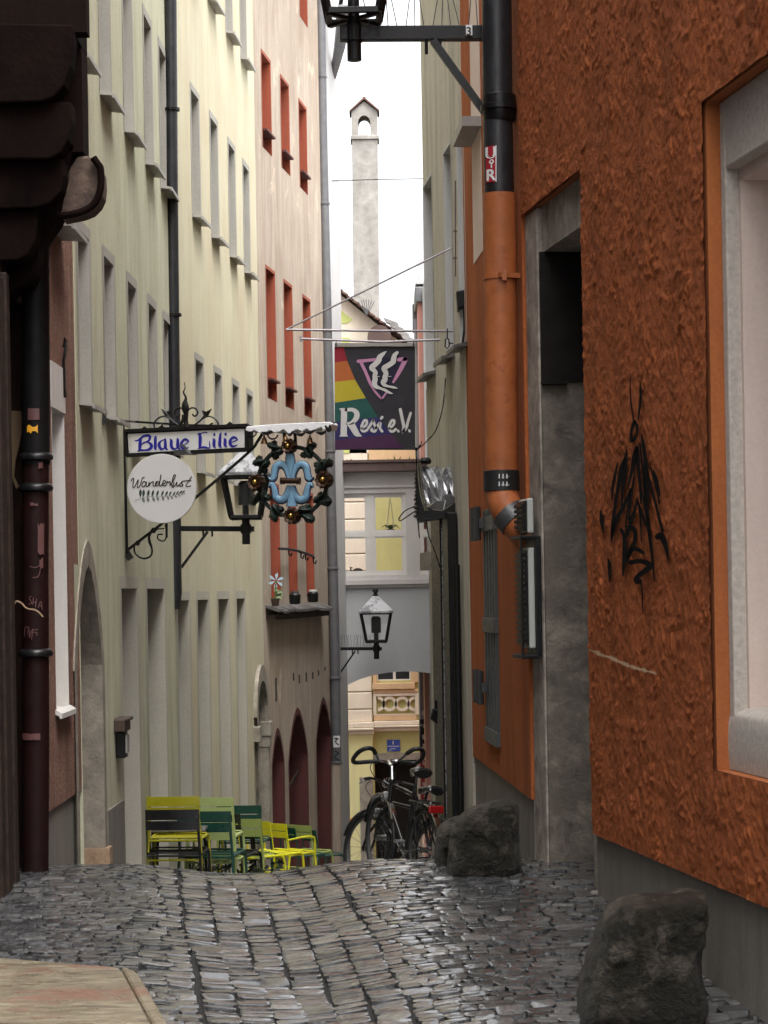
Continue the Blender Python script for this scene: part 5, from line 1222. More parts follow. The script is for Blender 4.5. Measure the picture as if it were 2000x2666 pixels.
b.tube([L1.P(L1.S(266, 1090), L1.Z(266, 1090), -0.01), Q(345, 1097, -.05), Q(480, 1106, -.03), Q(655, 1110, 0)], 0.011, 6)
b.bar(L1.P(L1.S(266, 1066), L1.Z(266, 1066), -0.02), L1.P(L1.S(266, 1105), L1.Z(266, 1105), -0.02), .03, .03)
T([(323, 1105), (326, 1200), (330, 1320), (333, 1440)], 0.014); T([(332, 1432), (400, 1380), (510, 1295), (645, 1180), (670, 1150), (684, 1128)], 0.014, 0.0)
b.build('bracket', M['black_iron'], sg, smooth=True)
b = MB()
T([(467, 1112), (478, 1095), (480, 1080)], 0.016); T([(484, 1110), (486, 1080)], 0.016)
b.tube([Q(x, y, .02) for x, y in smoothpts([(488, 1112), (488, 1090), (485, 1066), (484, 1050), (486, 1035), (480, 1022), (484, 1010), (482, 996)], 4)], [max(0.004, q) for q in [0.03, .026, .018, .013, .014, .018, .022, .028, .034, .034, .033, .03, .026, .02, .015, .012, .01, .009, .009, .008, .008, .007, .006, .005, .005, .004, .003, .003, .002]][:29], 8)
for sx, cx_ in ((1, 487), (-1, 487)):
    for P in ([(0, 0), (22, -4), (40, -18), (52, -34), (60, -40)], [(40, -18), (58, -26), (76, -18), (84, -4), (78, 8), (66, 6), (62, -4), (70, -8)], [(4, -6), (0, -30), (10, -46), (24, -46), (30, -34), (22, -26), (16, -32)]):
        T([(cx_+sx*p[0], 1110+p[1]) for p in P], 0.008)
    b.prism([Q(cx_+sx*x, y, 0.02) for x, y in ((44, 1080), (40, 1068), (52, 1072), (66, 1064), (60, 1076), (54, 1086))], SP.n*-0.015)
for x, y in ((378, 1118), (422, 1115), (600, 1106)): b.prism([Q(x-10, y, .02), Q(x+10, y-1, .02), Q(x, y-8, .02)], SP.n*-.02)
b.build('scrollwork', M['black_iron'], sg, smooth=True); b = MB()
T([(430, 1376), (404, 1380), (392, 1396), (394, 1412), (398, 1424)], .007); T([(352, 1416), (354, 1440), (374, 1454), (394, 1448), (398, 1430), (390, 1410), (390, 1390)], .009)
T([(432, 1366), (436, 1390), (430, 1408), (414, 1404), (414, 1392), (426, 1392)], .007); b.bar(Q(434, 1362), Q(434, 1400), .02, .02)
b.bar(Q(328, 1435), Q(340, 1455), .06, .05, (0, 1, 0)); b.bar(Q(355, 1412), Q(362, 1416), .04, .04); b.bar(Q(396, 1378), Q(404, 1384), .04, .04); b.bar(L1.P(L1.S(327, 1440), L1.Z(327, 1440), 0), Q(332, 1442), .03, .03)
b.build('scrollwork', M['black_iron'], sg, smooth=True)
ds = thing('disc_sign', 'round white sign with handwritten word and leaf sprig below the box sign', 'sign', at(420, 1355, 20.65))
DP = Wall(-4, 20.62, 0, 20.62, 1)
if DP.n.y > 0: DP.n = -DP.n
cs, cz = DP.sz(421, 1272); R = 90.5*20.6/F
b = MB(); n = 56
b.prism([DP.P(cs+R*cos(2*pi*i/n), cz+R*sin(2*pi*i/n), 0.0) for i in range(n)], DP.n*-0.045); b.build('disc', M['disc_white'], ds, bevel=0.004)
WP = [[(105, 745), (118, 718), (138, 712), (134, 760), (126, 810), (140, 826), (170, 780), (196, 725), (190, 785), (186, 820), (202, 824), (226, 780), (246, 712), (272, 694)], [(292, 760), (266, 750), (246, 780), (246, 808), (266, 814), (290, 785), (302, 752), (296, 795), (306, 812), (325, 800), (336, 752), (330, 806), (355, 768), (386, 752), (384, 795), (400, 808), (418, 795), (440, 752)],
      [(455, 755), (430, 750), (413, 780), (421, 804), (446, 794), (475, 730), (486, 660), (470, 750), (466, 798), (486, 804), (505, 780), (536, 768), (540, 742), (521, 736), (506, 770), (513, 798), (536, 804), (556, 780), (564, 745), (576, 764), (596, 750), (604, 770), (596, 795), (612, 788), (650, 720), (670, 674), (650, 668), (632, 725), (622, 790), (634, 824), (648, 812)],
      [(650, 760), (640, 798), (655, 808), (690, 756), (685, 798), (706, 802), (752, 750), (746, 774), (766, 794), (742, 810), (720, 800)], [(872, 690), (826, 760), (802, 798), (816, 814), (862, 804)], [(756, 746), (800, 740), (866, 738)]]
b = MB(); fq = DP.M(-0.004)
for s in WP: stroke(b, [(320+p[0]/4.879, 1100+p[1]/4.879, 2.7) for p in s], fq, None, 4)
b.build('lettering', M['ink'], ds)
for up, mt in ((1, 'ink_green'), (0, 'ink_sage')):
    b = MB()
    if not up: stroke(b, [(320+x/4.879, 1100+y/4.879, 0.8) for x, y in ((152, 988), (230, 965), (330, 940), (480, 935), (640, 925), (775, 878))], fq, None, 5)
    xs_ = (222, 262, 315, 370, 428, 490, 540, 585, 632, 672, 712, 750) if up else (250, 308, 378, 432, 500, 562, 608, 660, 702, 738, 764)
    for i, x in enumerate(xs_):
        y0 = 950-(x-200)*0.05 if x < 640 else 928-(x-640)*0.33
        l = (105-i*6.5) if up else (80-i*5.6); w = (34-i*1.9) if up else (32-i*2.0); dx = 12+i*3 if up else 22+i*0.5
        e = (x+dx*(0.3 if i < 2 else 1), y0-l) if up else (x+dx, y0+l*0.85)
        stroke(b, [(320+px/4.879, 1100+py/4.879, q/4.879) for px, py, q in ((x, y0, 2), ((x*2+e[0])/3, (y0*2+e[1])/3, w*.85), ((x+2*e[0])/3, (y0+2*e[1])/3, w), (e[0], e[1], 2))], fq, None, 4)
    b.build('leaf_sprig', M[mt], ds)
wr = thing('wreath_sign', 'dark leaf wreath with gilt rosettes around a pale blue lily emblem', 'sign', at(763, 1340, 19.8))
b = MB(); b.prism([Q(x, y, 0.10) for x, y in ((648, 1122), (652, 1112), (700, 1108), (760, 1104), (868, 1100), (872, 1106), (868, 1120), (855, 1121), (850, 1122), (845, 1114), (830, 1120), (818, 1124), (806, 1118), (796, 1126), (784, 1120), (776, 1122), (766, 1130), (758, 1130), (748, 1120), (735, 1126), (724, 1128), (712, 1122), (700, 1128), (686, 1130), (672, 1122), (660, 1126))], SP.n*-0.2)
b.build('snow_cover', M['snow'], wr, bevel=0.006)
b = MB(); b.bar(Q(648, 1115, 0), Q(870, 1103, 0), .05, .03)
for s in ([(690, 1126, 2), (705, 1130, 10), (718, 1124, 3)], [(756, 1128, 2), (764, 1134, 8), (772, 1124, 3)], [(776, 1128, 3), (792, 1134, 9), (806, 1126, 3)], [(800, 1122, 3), (815, 1128, 9), (830, 1122, 3)], [(832, 1126, 4), (846, 1130, 10), (858, 1124, 4)], [(856, 1110, 4), (866, 1122, 12), (868, 1108, 4)]): stroke3(b, s, lambda x, y, e=0: Q(x, y, 0.10+e), 0.012)
for c0 in ((661, 1127, 11), (715, 1131, 13)): b.tube([Q(c0[0]+c0[2]*cos(t), c0[1]+c0[2]*sin(t), .05) for t in [0.1+k*0.33 for k in range(10)]], .008, 6)
b.tube([Q(742, 1128, .02), Q(742, 1150, .02), Q(740, 1165, .02)], .016, 6); b.tube([Q(770, 1126, .02), Q(771, 1145, .02), Q(772, 1160, .02)], .016, 6)
b.build('iron_beam', M['black_iron'], wr, smooth=True)
for x, y in ((693, 1147), (752, 1146), (812, 1147)):
    b = MB(); c = Q(x, y+9, 0.05 if x != 752 else .09); s = .0095/1.0
    b.lathe([(0.034, 0), (0.030, .008), (.024, .03), (.02, .048), (.01, .056), (.009, .075)], c, 12); b.tube([c+Vector((0, 0, .07)), Q(x, 1127, .05)], .004, 5); b.build('bell', M['bell'], wr, smooth=True)
rr = random.Random(21); b = MB()
mid = (762, 1254); RR = 89
b.tube([Q(mid[0]+RR*cos(t), mid[1]+RR*1.02*sin(t), 0) for t in [2*pi*k/40 for k in range(40)]], 0.02, 8, True)
def acanthus(cx, cy, ang, ln, wd, e):
    """lobed leaf lying in the sign plane, curled outward along its rib"""
    pts = []
    prof = [(0, .2), (.1, .55), (.2, .42), (.32, .9), (.42, .68), (.56, 1.0), (.66, .72), (.8, .78), (.9, .5), (1.0, .15)]
    ca, sa = cos(ang), sin(ang); up, dn, rb = [], [], []
    for t, w in prof:
        for lst, sgn in ((up, 1), (dn, -1)):
            x, y = t*ln+(.10*ln if w > .6 else 0), sgn*w*wd; lst.append(Q(cx+x*ca-y*sa, cy+x*sa+y*ca, e+0.035*sin(t*3)-0.03*abs(w)))
        rb.append(Q(cx+t*ln*ca, cy+t*ln*sa, e+0.035*sin(t*3)+0.012))
    k = len(b.v); n = len(prof)
    for A_ in (up, rb, dn): b.v.extend(tuple(q) for q in A_)
    for i in range(n-1):
        b.f.append((k+i, k+i+1, k+n+i+1, k+n+i)); b.f.append((k+n+i, k+n+i+1, k+2*n+i+1, k+2*n+i))
for q in range(4):
    for i, t in enumerate((0.36, 0.66, 0.96, 1.24)):
        d = (q+t/ (pi/2))*pi/2
        for sgn in (1, -1):
            a = d if True else d
            x, y = mid[0]+RR*cos(d), mid[1]+RR*1.02*sin(d)
            tang = d+pi/2*(1 if i % 2 == 0 else -1)
            acanthus(x, y, tang+sgn*(0.55+rr.uniform(-.1, .25)), rr.uniform(31, 38), rr.uniform(9, 12), 0.015*sgn+0.01*i)
o = b.build('leaf_ring', M['leaf_iron'], wr, smooth=True, angle=35)
sd = o.modifiers.new('Solidify', 'SOLIDIFY'); sd.thickness = 0.008
for x, y, r in ((758, 1163, 20), (849, 1250, 23), (766, 1344, 22), (673, 1257, 23)):
    b = MB(); cs, cz = SP.sz(x, y); s = r*19.9/F
    n = 40; ri = []
    for rad, e in ((1.0, .085), (.8, .12), (.5, .11), (0.42, .095)):
        ri.append([SP.P(cs+s*rad*(1+0.09*cos(10*2*pi*i/n)*(rad > .6))*cos(2*pi*i/n), cz+s*rad*(1+0.09*cos(10*2*pi*i/n)*(rad > .6))*sin(2*pi*i/n), -e) for i in range(n)])
    ri.insert(0, [SP.P(cs+s*.95*cos(2*pi*i/n), cz+s*.95*sin(2*pi*i/n), 0.0) for i in range(n)])
    k = len(b.v)
    for r_ in ri: b.v.extend(tuple(q) for q in r_)
    for a in range(len(ri)-1):
        for i in range(n): b.f.append((k+a*n+i, k+a*n+(i+1) % n, k+(a+1)*n+(i+1) % n, k+(a+1)*n+i))
    b.f.append(tuple(range(k+(len(ri)-1)*n, k+len(ri)*n)))
    ro = b.build('rosette', M['brown_bronze'], wr, smooth=True)
    b = MB(); ds_ = s*.40; k = len(b.v)
    for j in range(7):
        ph = j/6*pi/2
        for i in range(20): b.v.append(tuple(SP.P(cs+ds_*cos(ph)*cos(2*pi*i/20), cz+ds_*cos(ph)*sin(2*pi*i/20), -.093-ds_*sin(ph)*1.1)))
    for j in range(6):
        for i in range(20): b.f.append((k+j*20+i, k+j*20+(i+1) % 20, k+(j+1)*20+(i+1) % 20, k+(j+1)*20+i))
    b.build('boss', M['gold'], ro, smooth=True)
def CQ(p): return (640+p[0]/6.9125, 1080+p[1]/6.9125, p[2]/6.9125)
cxm = 842
UL = [(800, 1150, 60), (785, 1050, 80), (740, 940, 105), (660, 890, 120), (575, 935, 120), (548, 1040, 105), (530, 1130, 110), (490, 1165, 60), (435, 1118, 8)]
LL = [(800, 1270, 60), (790, 1370, 95), (740, 1490, 120), (655, 1530, 125), (575, 1480, 115), (555, 1380, 100), (525, 1280, 90), (490, 1245, 70), (440, 1300, 8)]
fm = lambda x, y, e=0: Q(x, y, 0.05+e)
fb = MB(); fl_ = MB()
for P in (UL, LL):
    for mir in (0, 1):
        S_ = [CQ((2*cxm-p[0] if mir else p[0], p[1], p[2])) for p in P]
        stroke3(fb, S_, fm, 0.016)
        stroke3(fl_, [(x, y+1.5, w+4.5) for x, y, w in S_], lambda x, y, e=0: Q(x, y, 0.042+e), 0.008)
for P in ([(825, 700, 120), (828, 800, 155), (838, 900, 140), (842, 1000, 90), (842, 1140, 50)], [(848, 1280, 55), (852, 1400, 85), (856, 1520, 130), (856, 1650, 185)]):
    S_ = [CQ(p) for p in P]; stroke3(fb, S_, fm, 0.024); stroke3(fl_, [(x, y, w+4) for x, y, w in S_], lambda x, y, e=0: Q(x, y, 0.042+e), 0.008)
lo = fb.build('lily_emblem', M['fleur'], wr, smooth=True); fl_.build('outline', M['fleur_line'], lo, smooth=True)
b = MB(); b.tube([Q(743, 1253, .08), Q(786, 1253, .08)], 0.026, 10)
for x in (740, 747, 781, 788): b.tube([Q(x-1, 1253, .08), Q(x+1, 1253, .08)], 0.034, 10)
b.build('clasp', M['brown_bronze'], lo, smooth=True)
# --- club flag sign
FY = 21.26
FP = Wall(-2, FY, 2, FY, 1)
if FP.n.y > 0: FP.n = -FP.n
D = lambda x, y, e=0: FP.P(*FP.sz(860+x/6.9125, 880+y/6.9125), -e)
fg = thing('club_banner', 'dark hanging banner with rainbow stripes, pink triangle and white lettering', 'banner', at(975, 1168, FY))
b = MB(); b.prism([D(x, y) for x, y in ((75, 155), (1525, 155), (1530, 2012), (85, 2012))], (0, .03, 0)); cl = b.build('panel', M['f_black'], fg)
for i, (mt, P) in enumerate((('f_red', [(77, 160), (240, 160), (305, 410), (82, 440)]), ('f_orange', [(82, 440), (305, 410), (445, 750), (83, 790)]), ('f_yellow', [(83, 790), (445, 750), (640, 1080), (83, 1165)]), ('f_green', [(83, 1165), (640, 1080), (860, 1420), (84, 1510)]), ('f_navy', [(84, 1510), (860, 1420), (1110, 1730), (85, 1840)]), ('f_purple', [(85, 1840), (1110, 1730), (1310, 1975), (87, 2008)]))):
    b = MB(); b.prism([D(x, y, .003) for x, y in P], (0, .0025, 0)); b.build('stripe', M[mt], cl)
b = MB(); b.prism([D(x, y, .0035) for x, y in ((470, 380), (1400, 330), (1390, 420), (940, 1145), (900, 1120), (500, 460))], (0, .002, 0))
e4 = lambda x, y, e=0: D(x, y, .0045)
FS1 = [(1010, 240, 12), (960, 280, 55), (890, 345, 95), (870, 410, 95), (800, 480, 95), (745, 535, 95), (790, 585, 80), (815, 630, 80), (800, 680, 80), (808, 740, 95), (795, 810, 95), (820, 870, 80), (900, 905, 45), (980, 935, 50), (1070, 985, 40), (1130, 1002, 6)]
FS2 = [(1205, 262, 55), (1160, 310, 80), (1140, 380, 95), (1130, 430, 95), (1050, 490, 90), (970, 540, 95), (985, 590, 90), (1005, 640, 85), (985, 700, 90), (985, 750, 95), (955, 800, 95), (985, 850, 60), (1070, 875, 38), (1150, 890, 40), (1215, 908, 6)]
for S_ in (FS1, FS2): stroke(b, [(x, y, w+36) for x, y, w in S_], lambda x, y, e=0: D(x, y, .0035), None, 4)
b.build('emblem_backing', M['f_ink'], cl)  # dark blue printed ground of the triangle and faces
b = MB()
for S_ in ([(505, 418, 60), (680, 402, 56), (835, 385, 50)], [(560, 455, 60), (640, 620, 56), (710, 790, 54), (760, 900, 26), (830, 990, 40), (925, 1100, 36)], [(925, 1100, 34), (1010, 985, 34)], [(1235, 390, 70), (1360, 375, 70)], [(1350, 385, 90), (1310, 480, 80), (1230, 630, 70), (1135, 795, 40)]): stroke(b, S_, e4, None, 4)
b.build('pink_triangle', M['f_pink'], cl)
b = MB(); e5 = lambda x, y, e=0: D(x, y, .006)
for S_ in (FS1, FS2): stroke(b, S_, e5, None, 4)
for x, y in ((840, 690), (1050, 690)): stroke(b, [(x-70, y-25, 4), (x, y, 14), (x+55, y, 3)], e5, None, 3)
b.build('face_profiles', M['f_white'], cl)
b = MB()
for P in ([(160, 1275), (190, 1262), (310, 1262), (305, 1300), (300, 1740), (325, 1772), (165, 1775), (185, 1735), (195, 1310)],): b.poly(*[e5(x, y) for x, y in P])
stroke(b, [(290, 1295, 64), (400, 1290, 70), (470, 1340, 90), (478, 1410, 96), (440, 1480, 86), (370, 1530, 60), (300, 1540, 44)], e5, None, 5)
b.poly(*[e5(x, y) for x, y in ((310, 1570), (430, 1510), (520, 1700), (572, 1772), (470, 1776), (430, 1750), (390, 1690))])
for S_ in ([(570, 1630), (650, 1560), (655, 1490), (610, 1490), (565, 1590), (575, 1670), (640, 1670), (700, 1600), (775, 1480)], [(775, 1485), (795, 1560), (830, 1620), (800, 1680), (745, 1665), (750, 1640)], [(820, 1625), (900, 1525), (895, 1620), (935, 1680)], [(1065, 1630), (1140, 1560), (1150, 1490), (1105, 1490), (1060, 1590), (1080, 1670), (1130, 1680), (1180, 1640)]): stroke(b, S_, e5, 46, 5)
for S_ in ([(915, 1450, 44), (935, 1425, 50)], [(1218, 1665, 40), (1228, 1682, 44)], [(1420, 1662, 40), (1430, 1680, 44)], [(1262, 1285, 56), (1295, 1450, 56), (1325, 1600, 60), (1315, 1680, 56)], [(1448, 1350, 44), (1400, 1500, 48), (1370, 1610, 50), (1310, 1690, 54)]): stroke(b, S_, e5, None, 4)
b.build('lettering', M['f_white'], cl)
b = MB(); b.bar(D(80, 120, .0), D(1530, 120, .0), .035, .03); b.bar(D(1540, 100, -.01), D(1555, 1950, -.01), .012, .012); b.build('edge_rail', M['sill_metal'], fg)
b = MB()
for x in (105, 1500): b.prism([D(x-20, 150, .02), D(x+16, 150, .02), D(x+4, 40, .02)], (0, .02, 0)); b.bar(D(x, 60, .0), D(x, 20, 0), .01, .01)
b.build('clip', M['black_iron'], fg)
b = MB(); r2 = lambda x, y: R2.P(*R2.sz(x, y), -0.01)
b.tube([at(745, 858, FY), at(960, 861, FY), r2(1182, 862)], 0.0115, 8); b.tube([at(783, 882, FY), at(1000, 890, FY), at(1147, 884, FY)], 0.0115, 8); b.tube([at(745, 858, FY), r2(1180, 645)], 0.0085, 8)
b.bar(at(783, 876, FY), at(783, 890, FY), .02, .02); b.bar(at(1140, 865, FY), at(1140, 892, FY), .012, .012); b.build('pole', M['pole_grey'], fg, smooth=True)
b = MB()
b.tube([at(1165, 855, 21.3), at(1165, 880, 21.3), at(1160, 884, 21.3), at(1159, 902, 21.3), at(1165, 908, 21.3), at(1170, 900, 21.3), at(1169, 884, 21.3), at(1165, 880, 21.3)], .007, 6); b.bar(at(1170, 893, 21.3), r2(1182, 894), .01, .01)
b.build('shackle', M['black_iron'], fg)
# ================================================================ street lanterns
def lantern(root, c, s, glass=True, cone=False):
    """c: middle of the bottom frame; s: scale (top half width .24 m at s = 1)"""
    c = Vector(c); hb, ht, H = .155*s, .235*s, .44*s
    def P(h, z, k): return c+Vector((h*(1 if k in (0, 3) else -1), h*(1 if k in (2, 3) else -1), z))
    b = MB(); w = .036*s
    for k in range(4):
        b.bar(P(hb, 0, k), P(ht, H, k), w, w); b.bar(P(hb, 0, k), P(hb, 0, (k+1) % 4), w, w); b.bar(P(ht, H, k), P(ht, H, (k+1) % 4), w, w*1.2)
    b.bar(P(hb, -.02*s, 0), P(hb, -.02*s, 2), w, w*.6); b.bar(P(hb, -.02*s, 1), P(hb, -.02*s, 3), w, w*.6)
    b.build('lantern_frame', M['black_iron'], root, bevel=0.003)
    b = MB()
    for k in range(4): b.poly(P(hb*.97, .02*s, k), P(hb*.97, .02*s, (k+1) % 4), P(ht*.97, H, (k+1) % 4), P(ht*.97, H, k))
    b.build('glass', M['glass'], root)
    b = MB(); k0 = 0; prof = [(ht*1.18, H), (ht*1.16, H+.035*s), (ht*.78, H+.13*s), (ht*.42, H+.215*s), (ht*.18, H+.27*s)]
    for r, z in prof:
        for j in range(4): b.v.append(tuple(P(r, z, j)))
    for i in range(len(prof)-1):
        for j in range(4): b.f.append((i*4+j, i*4+(j+1) % 4, (i+1)*4+(j+1) % 4, (i+1)*4+j))
    b.f.append((3, 2, 1, 0)); b.f.append(tuple(16+j for j in range(4)))
    b.build('roof', M['lantern_roof'], root, bevel=0.004)
    b = MB(); b.lathe([(.045*s, H+.26*s), (.045*s, H+.29*s), (.03*s, H+.30*s), (.03*s, H+.33*s), (.05*s, H+.34*s), (.04*s, H+.38*s)], c, 10); b.build('finial', M['black_iron'], root, smooth=True)
    b = MB(); b.lathe([(.036*s, -.02*s), (.036*s, .14*s)], c, 10); b.lathe([(.078*s, .13*s), (.078*s, .36*s), (.05*s, .39*s)], c, 14); b.build('lamp_unit', M['black_paint'], root, smooth=True)
M['lantern_roof'] = simple('lantern_roof', (0.12, 0.12, 0.125), 0.5, 0.1, 0.1, 20, 0.3, 6, 0, 0.5, ((0.28, 0.28, 0.29), 4, 0.46))
def arm(root, c, a, s, drop, brace, spikes, w=.055):
    """bracket arm from under the lantern to the wall point a"""
    c = Vector(c); a = Vector(a); b = MB(); e = c+Vector((0, 0, -drop))
    b.tube([c+Vector((0, 0, -.01)), e+Vector((0, 0, -.17*s))], .045*s, 12); d = (a-e).normalized()
    b.bar(e-d*.09*s, a, w, w*1.15); b.lathe([(.06*s, -.05*s), (.06*s, .05*s)], e, 12)
    b.build('arm', M['black_iron'], root, bevel=0.004)
    b = MB(); p, q = Vector(brace[0]), Vector(brace[1]); b.bar(p, q, w*.6, w*.6)
    for k in (-1, 1): b.tube([p+d*.05*k+Vector((0, 0, w*.9)), p+d*.05*k-Vector((0, 0, w*1.1))], .012*s, 6)
    b.build('brace', M['black_iron'], root)
    if spikes:
        b = MB(); n = spikes
        for k in range(n):
            t = .12+.86*k/n; p = e+(a-e)*t+Vector((0, 0, w*.6)); j = ((k*37) % 10-5)*.011
            b.tube([p, p+Vector((j, 0, .2*s))], .0035, 4)
        b.build('bird_spikes', M['pipe_grey'], root)
Y = 16.55
t = thing('street_lantern', 'large black street lantern overhead on an arm from the orange wall', 'street lamp', at(920, 130, Y), 'street lanterns on wall brackets')
c = at(921, 42, Y); wl = RF.P(RF.SY(16.6), 0, 0); ap = at(1275, 82, Y); ap.y = 16.6
lantern(t, c, 1.18); arm(t, c, ap, 1.15, (88-42)*Y/F, (at(1128, 106, Y), at(1262, 292, Y)), 13, .088)
b = MB(); b.box(at(1221, 82, Y)+Vector((0, -.047, 0)), (.046, .006, .075)); tg = b.build('number_tag', M['sign_white'], t)
b = MB(); text_into(b, '3', lambda x, y, e=0: at(x, y, Y-.0515), 30, 1221, 82, 0, 'CENTER', 0.02); b.build('number', M['ink'], tg)
Y = 25.1
t = thing('street_lantern', 'black street lantern behind the wreath on the cream house downpipe', 'street lamp', at(640, 1395, Y), 'street lanterns on wall brackets')
c = at(640, 1346, Y); ap = at(440, 1376, Y+.1)
lantern(t, c, 1.02); arm(t, c, ap, 1.0, (1377-1346)*Y/F, (at(541, 1384, Y), at(472, 1478, Y)), 0, .05)
Y = 40.9
t = thing('street_lantern', 'far black street lantern in front of the grey bridge wall', 'street lamp', at(980, 1700, Y), 'street lanterns on wall brackets')
c = at(980, 1669, Y); ap = at(874, 1689, Y)
lantern(t, c, 1.14); arm(t, c, ap, 1.1, (1689-1669)*Y/F, (at(925, 1695, Y), at(884, 1755, Y)), 16, .05)
# ================================================================ cafe chairs and tables
def rot2(x, y, a): return x*cos(a)-y*sin(a), x*sin(a)+y*cos(a)
CH = {}
def chair_meshes(col, arms):
    k = (col, arms)
    if k in CH: return CH[k]
    m = M[col]; W_, Dp, SH, BH = .50, .44, .45, .84
    fr = MB()
    for s in (-1, 1):
        x = s*W_/2
        fr.tube([(x*1.04, -.30, 0), (x*.99, -.22, .30), (x*.95, -.19, SH), (x*.9, -.24, BH-.03)], .0125, 8)
        fr.tube(smoothpts([(x*1.06, .26, 0), (x*1.04, .235, .22), (x*1.02, .225, SH-.06), (x*1.0, .20, SH-.005), (x*.98, .12, SH), (x*.95, -.2, SH-.01)], 4), .0125, 8)
        if arms: fr.tube(smoothpts([(x*1.02, .22, SH-.02), (x*1.08, .21, .60), (x*1.08, .16, .655), (x*1.06, .0, .66), (x*.98, -.22, .64)], 4), .0125, 8)
    fr.tube([(-W_/2*.97, .225, SH-.03), (W_/2*.97, .225, SH-.03)], .011, 8); fr.tube([(-W_/2*.98, -.235, .26), (W_/2*.98, -.235, .26)], .010, 8); fr.tube([(-W_/2*.95, -.19, SH-.015), (W_/2*.95, -.19, SH-.015)], .011, 8)
    se = MB()
    for i in range(6):
        y = -.17+i*.072; z = SH+.006-.014*sin(i/5*pi)+.008*(i == 5)
        se.box((0, y+.02, z), (W_*.94, .058, .010))
    ba = MB()
    for z0, z1, in ((.665, .745), (.755, .845)):
        n = 8
        for i in range(n):
            x0 = -W_/2*.98+W_*.98*i/n; x1 = -W_/2*.98+W_*.98*(i+1)/n
            cy = lambda x: -.04*(1-(x/(W_/2))**2)*0.5
            yb = lambda z: -.225-(z-.66)*.12
            ba.hexa([(x0, yb(z0)+cy(x0)-.006, z0), (x1, yb(z0)+cy(x1)-.006, z0), (x1, yb(z0)+cy(x1)+.006, z0), (x0, yb(z0)+cy(x0)+.006, z0), (x0, yb(z1)+cy(x0)-.006, z1), (x1, yb(z1)+cy(x1)-.006, z1), (x1, yb(z1)+cy(x1)+.006, z1), (x0, yb(z1)+cy(x0)+.006, z1)])
    out = []
    for nm, mb, bv in (('frame', fr, 0), ('seat', se, .003), ('backrest', ba, 0)):
        o = mb.build(nm, m, None, smooth=(nm == 'frame'), bevel=bv); out.append(o)
    CH[k] = out
    return out
used = set()
def chair(px, py, Y, rz, col, label, arms=False, lift=0.0, sc_=1.0, dy=0.0):
    """px, py: pixel of the middle of the backrest's top edge; the chair stands on the lane at depth Y"""
    p = at(px, py, Y); back = Vector((rot2(0, -.25, rz)[0], rot2(0, -.25, rz)[1], 0))*sc_
    t = thing('cafe_chair', label, 'chair', (p.x-back.x, Y-back.y, p.z-.845*sc_), 'metal cafe chairs'); t.rotation_euler = (0, 0, rz); t.scale = (sc_,)*3
    parts = chair_meshes(col, arms)
    for o in parts:
        if o.name in used:
            q = o.copy(); COL.objects.link(q)
        else: q = o; used.add(o.name)
        q.parent = t
    return t
r = radians
def hgt(px, py, Y):
    p = at(px, py, Y); return (p.z-gz(p.x, Y)+.005)/.845
for px, py, Y, a, col, lb, arms in (
    (446, 2108, 22.0, -4, 'c_black', 'black metal chair nearest the camera, under an olive yellow one', False),
    (530, 2112, 22.9, -10, 'c_dgreen', 'dark green metal chair just right of the front black chair', False),
    (560, 2118, 23.9, -18, 'c_black', 'black metal chair half hidden behind the dark green one', False),
    (590, 2120, 24.6, -64, 'c_yellow', 'bright yellow metal chair turned edge on in the middle of the group', False),
    (620, 2132, 24.4, -14, 'c_sage', 'sage green metal chair in front of a taller dark green one', False),
    (668, 2136, 28.0, -48, 'c_yellow', 'bright yellow metal chair turned aside, left of the yellow armchair', False),
    (712, 2143, 29.6, -46, 'c_yellow', 'bright yellow metal armchair with thin tube arms', True),
    (745, 2153, 30.4, -58, 'c_dgreen', 'dark green metal chair between the yellow armchair and a sage green one', False),
    (772, 2148, 31.0, -34, 'c_sage', 'sage green metal chair near the right end of the group', False),
    (802, 2159, 31.8, -60, 'c_dgreen', 'dark green metal chair at the far right end of the group', False)):
    chair(px, py, Y, r(a), col, lb, arms, sc_=hgt(px, py, Y))
chair(450, 2074, 22.10, r(-4), 'c_olive', 'olive yellow metal chair stacked on top of the front black chair', sc_=1.06)
for px, py, Y, a, col, lb1, lb2 in ((545, 2076, 23.3, -6, 'c_lgreen', 'pale light green metal chair behind the stacked olive one', 'light green metal chair carrying the pale green one of its stack'), (622, 2097, 25.2, -8, 'c_dgreen', 'dark green metal chair with light rim standing behind the sage green one', 'dark green metal chair at the bottom of the stack behind the sage green one')):
    p = at(px, py, Y); d = p.z-gz(p.x, Y)-.845*1.03
    chair(px, py, Y, r(a), col, lb1, sc_=1.03)
    q = at(px, py, Y-.05); t = chair(px, py, Y-.05, r(a), col, lb2, sc_=1.03); t.location.z = gz(t.location.x, Y)
def table(px, py, Y, w, d, label):
    p = at(px, py, Y); gnd = p.z-.735
    t = thing('cafe_table', label, 'table', (p.x, Y, gnd), 'cafe tables')
    b = MB(); b.box((p.x, Y, p.z), (w, d, .028)); b.build('tabletop', M['table_grey'], t, bevel=.006)
    b = MB(); b.box((p.x, Y, p.z-.035), (w*.9, d*.85, .04)); b.build('apron', M['black_iron'], t)
    for sx in (-1, 1):
        for sy in (-1, 1): b = MB(); b.tube([(p.x+sx*w*.4, Y+sy*d*.36, p.z-.02), (p.x+sx*w*.45, Y+sy*d*.4, gnd)], .014, 8); b.build('leg', M['black_iron'], t)
    return t
table(466, 2155, 22.85, .58, .6, 'small grey table behind the front black chair')
table(600, 2165, 24.9, .6, .55, 'grey cafe table among the yellow and sage green chairs')
pp = thing('ivy', 'low dark ivy tub on the ground behind the chair legs', 'plant', (-1.9, 23.6, gz(-1.9, 23.6)))
b = MB(); rr = random.Random(31)
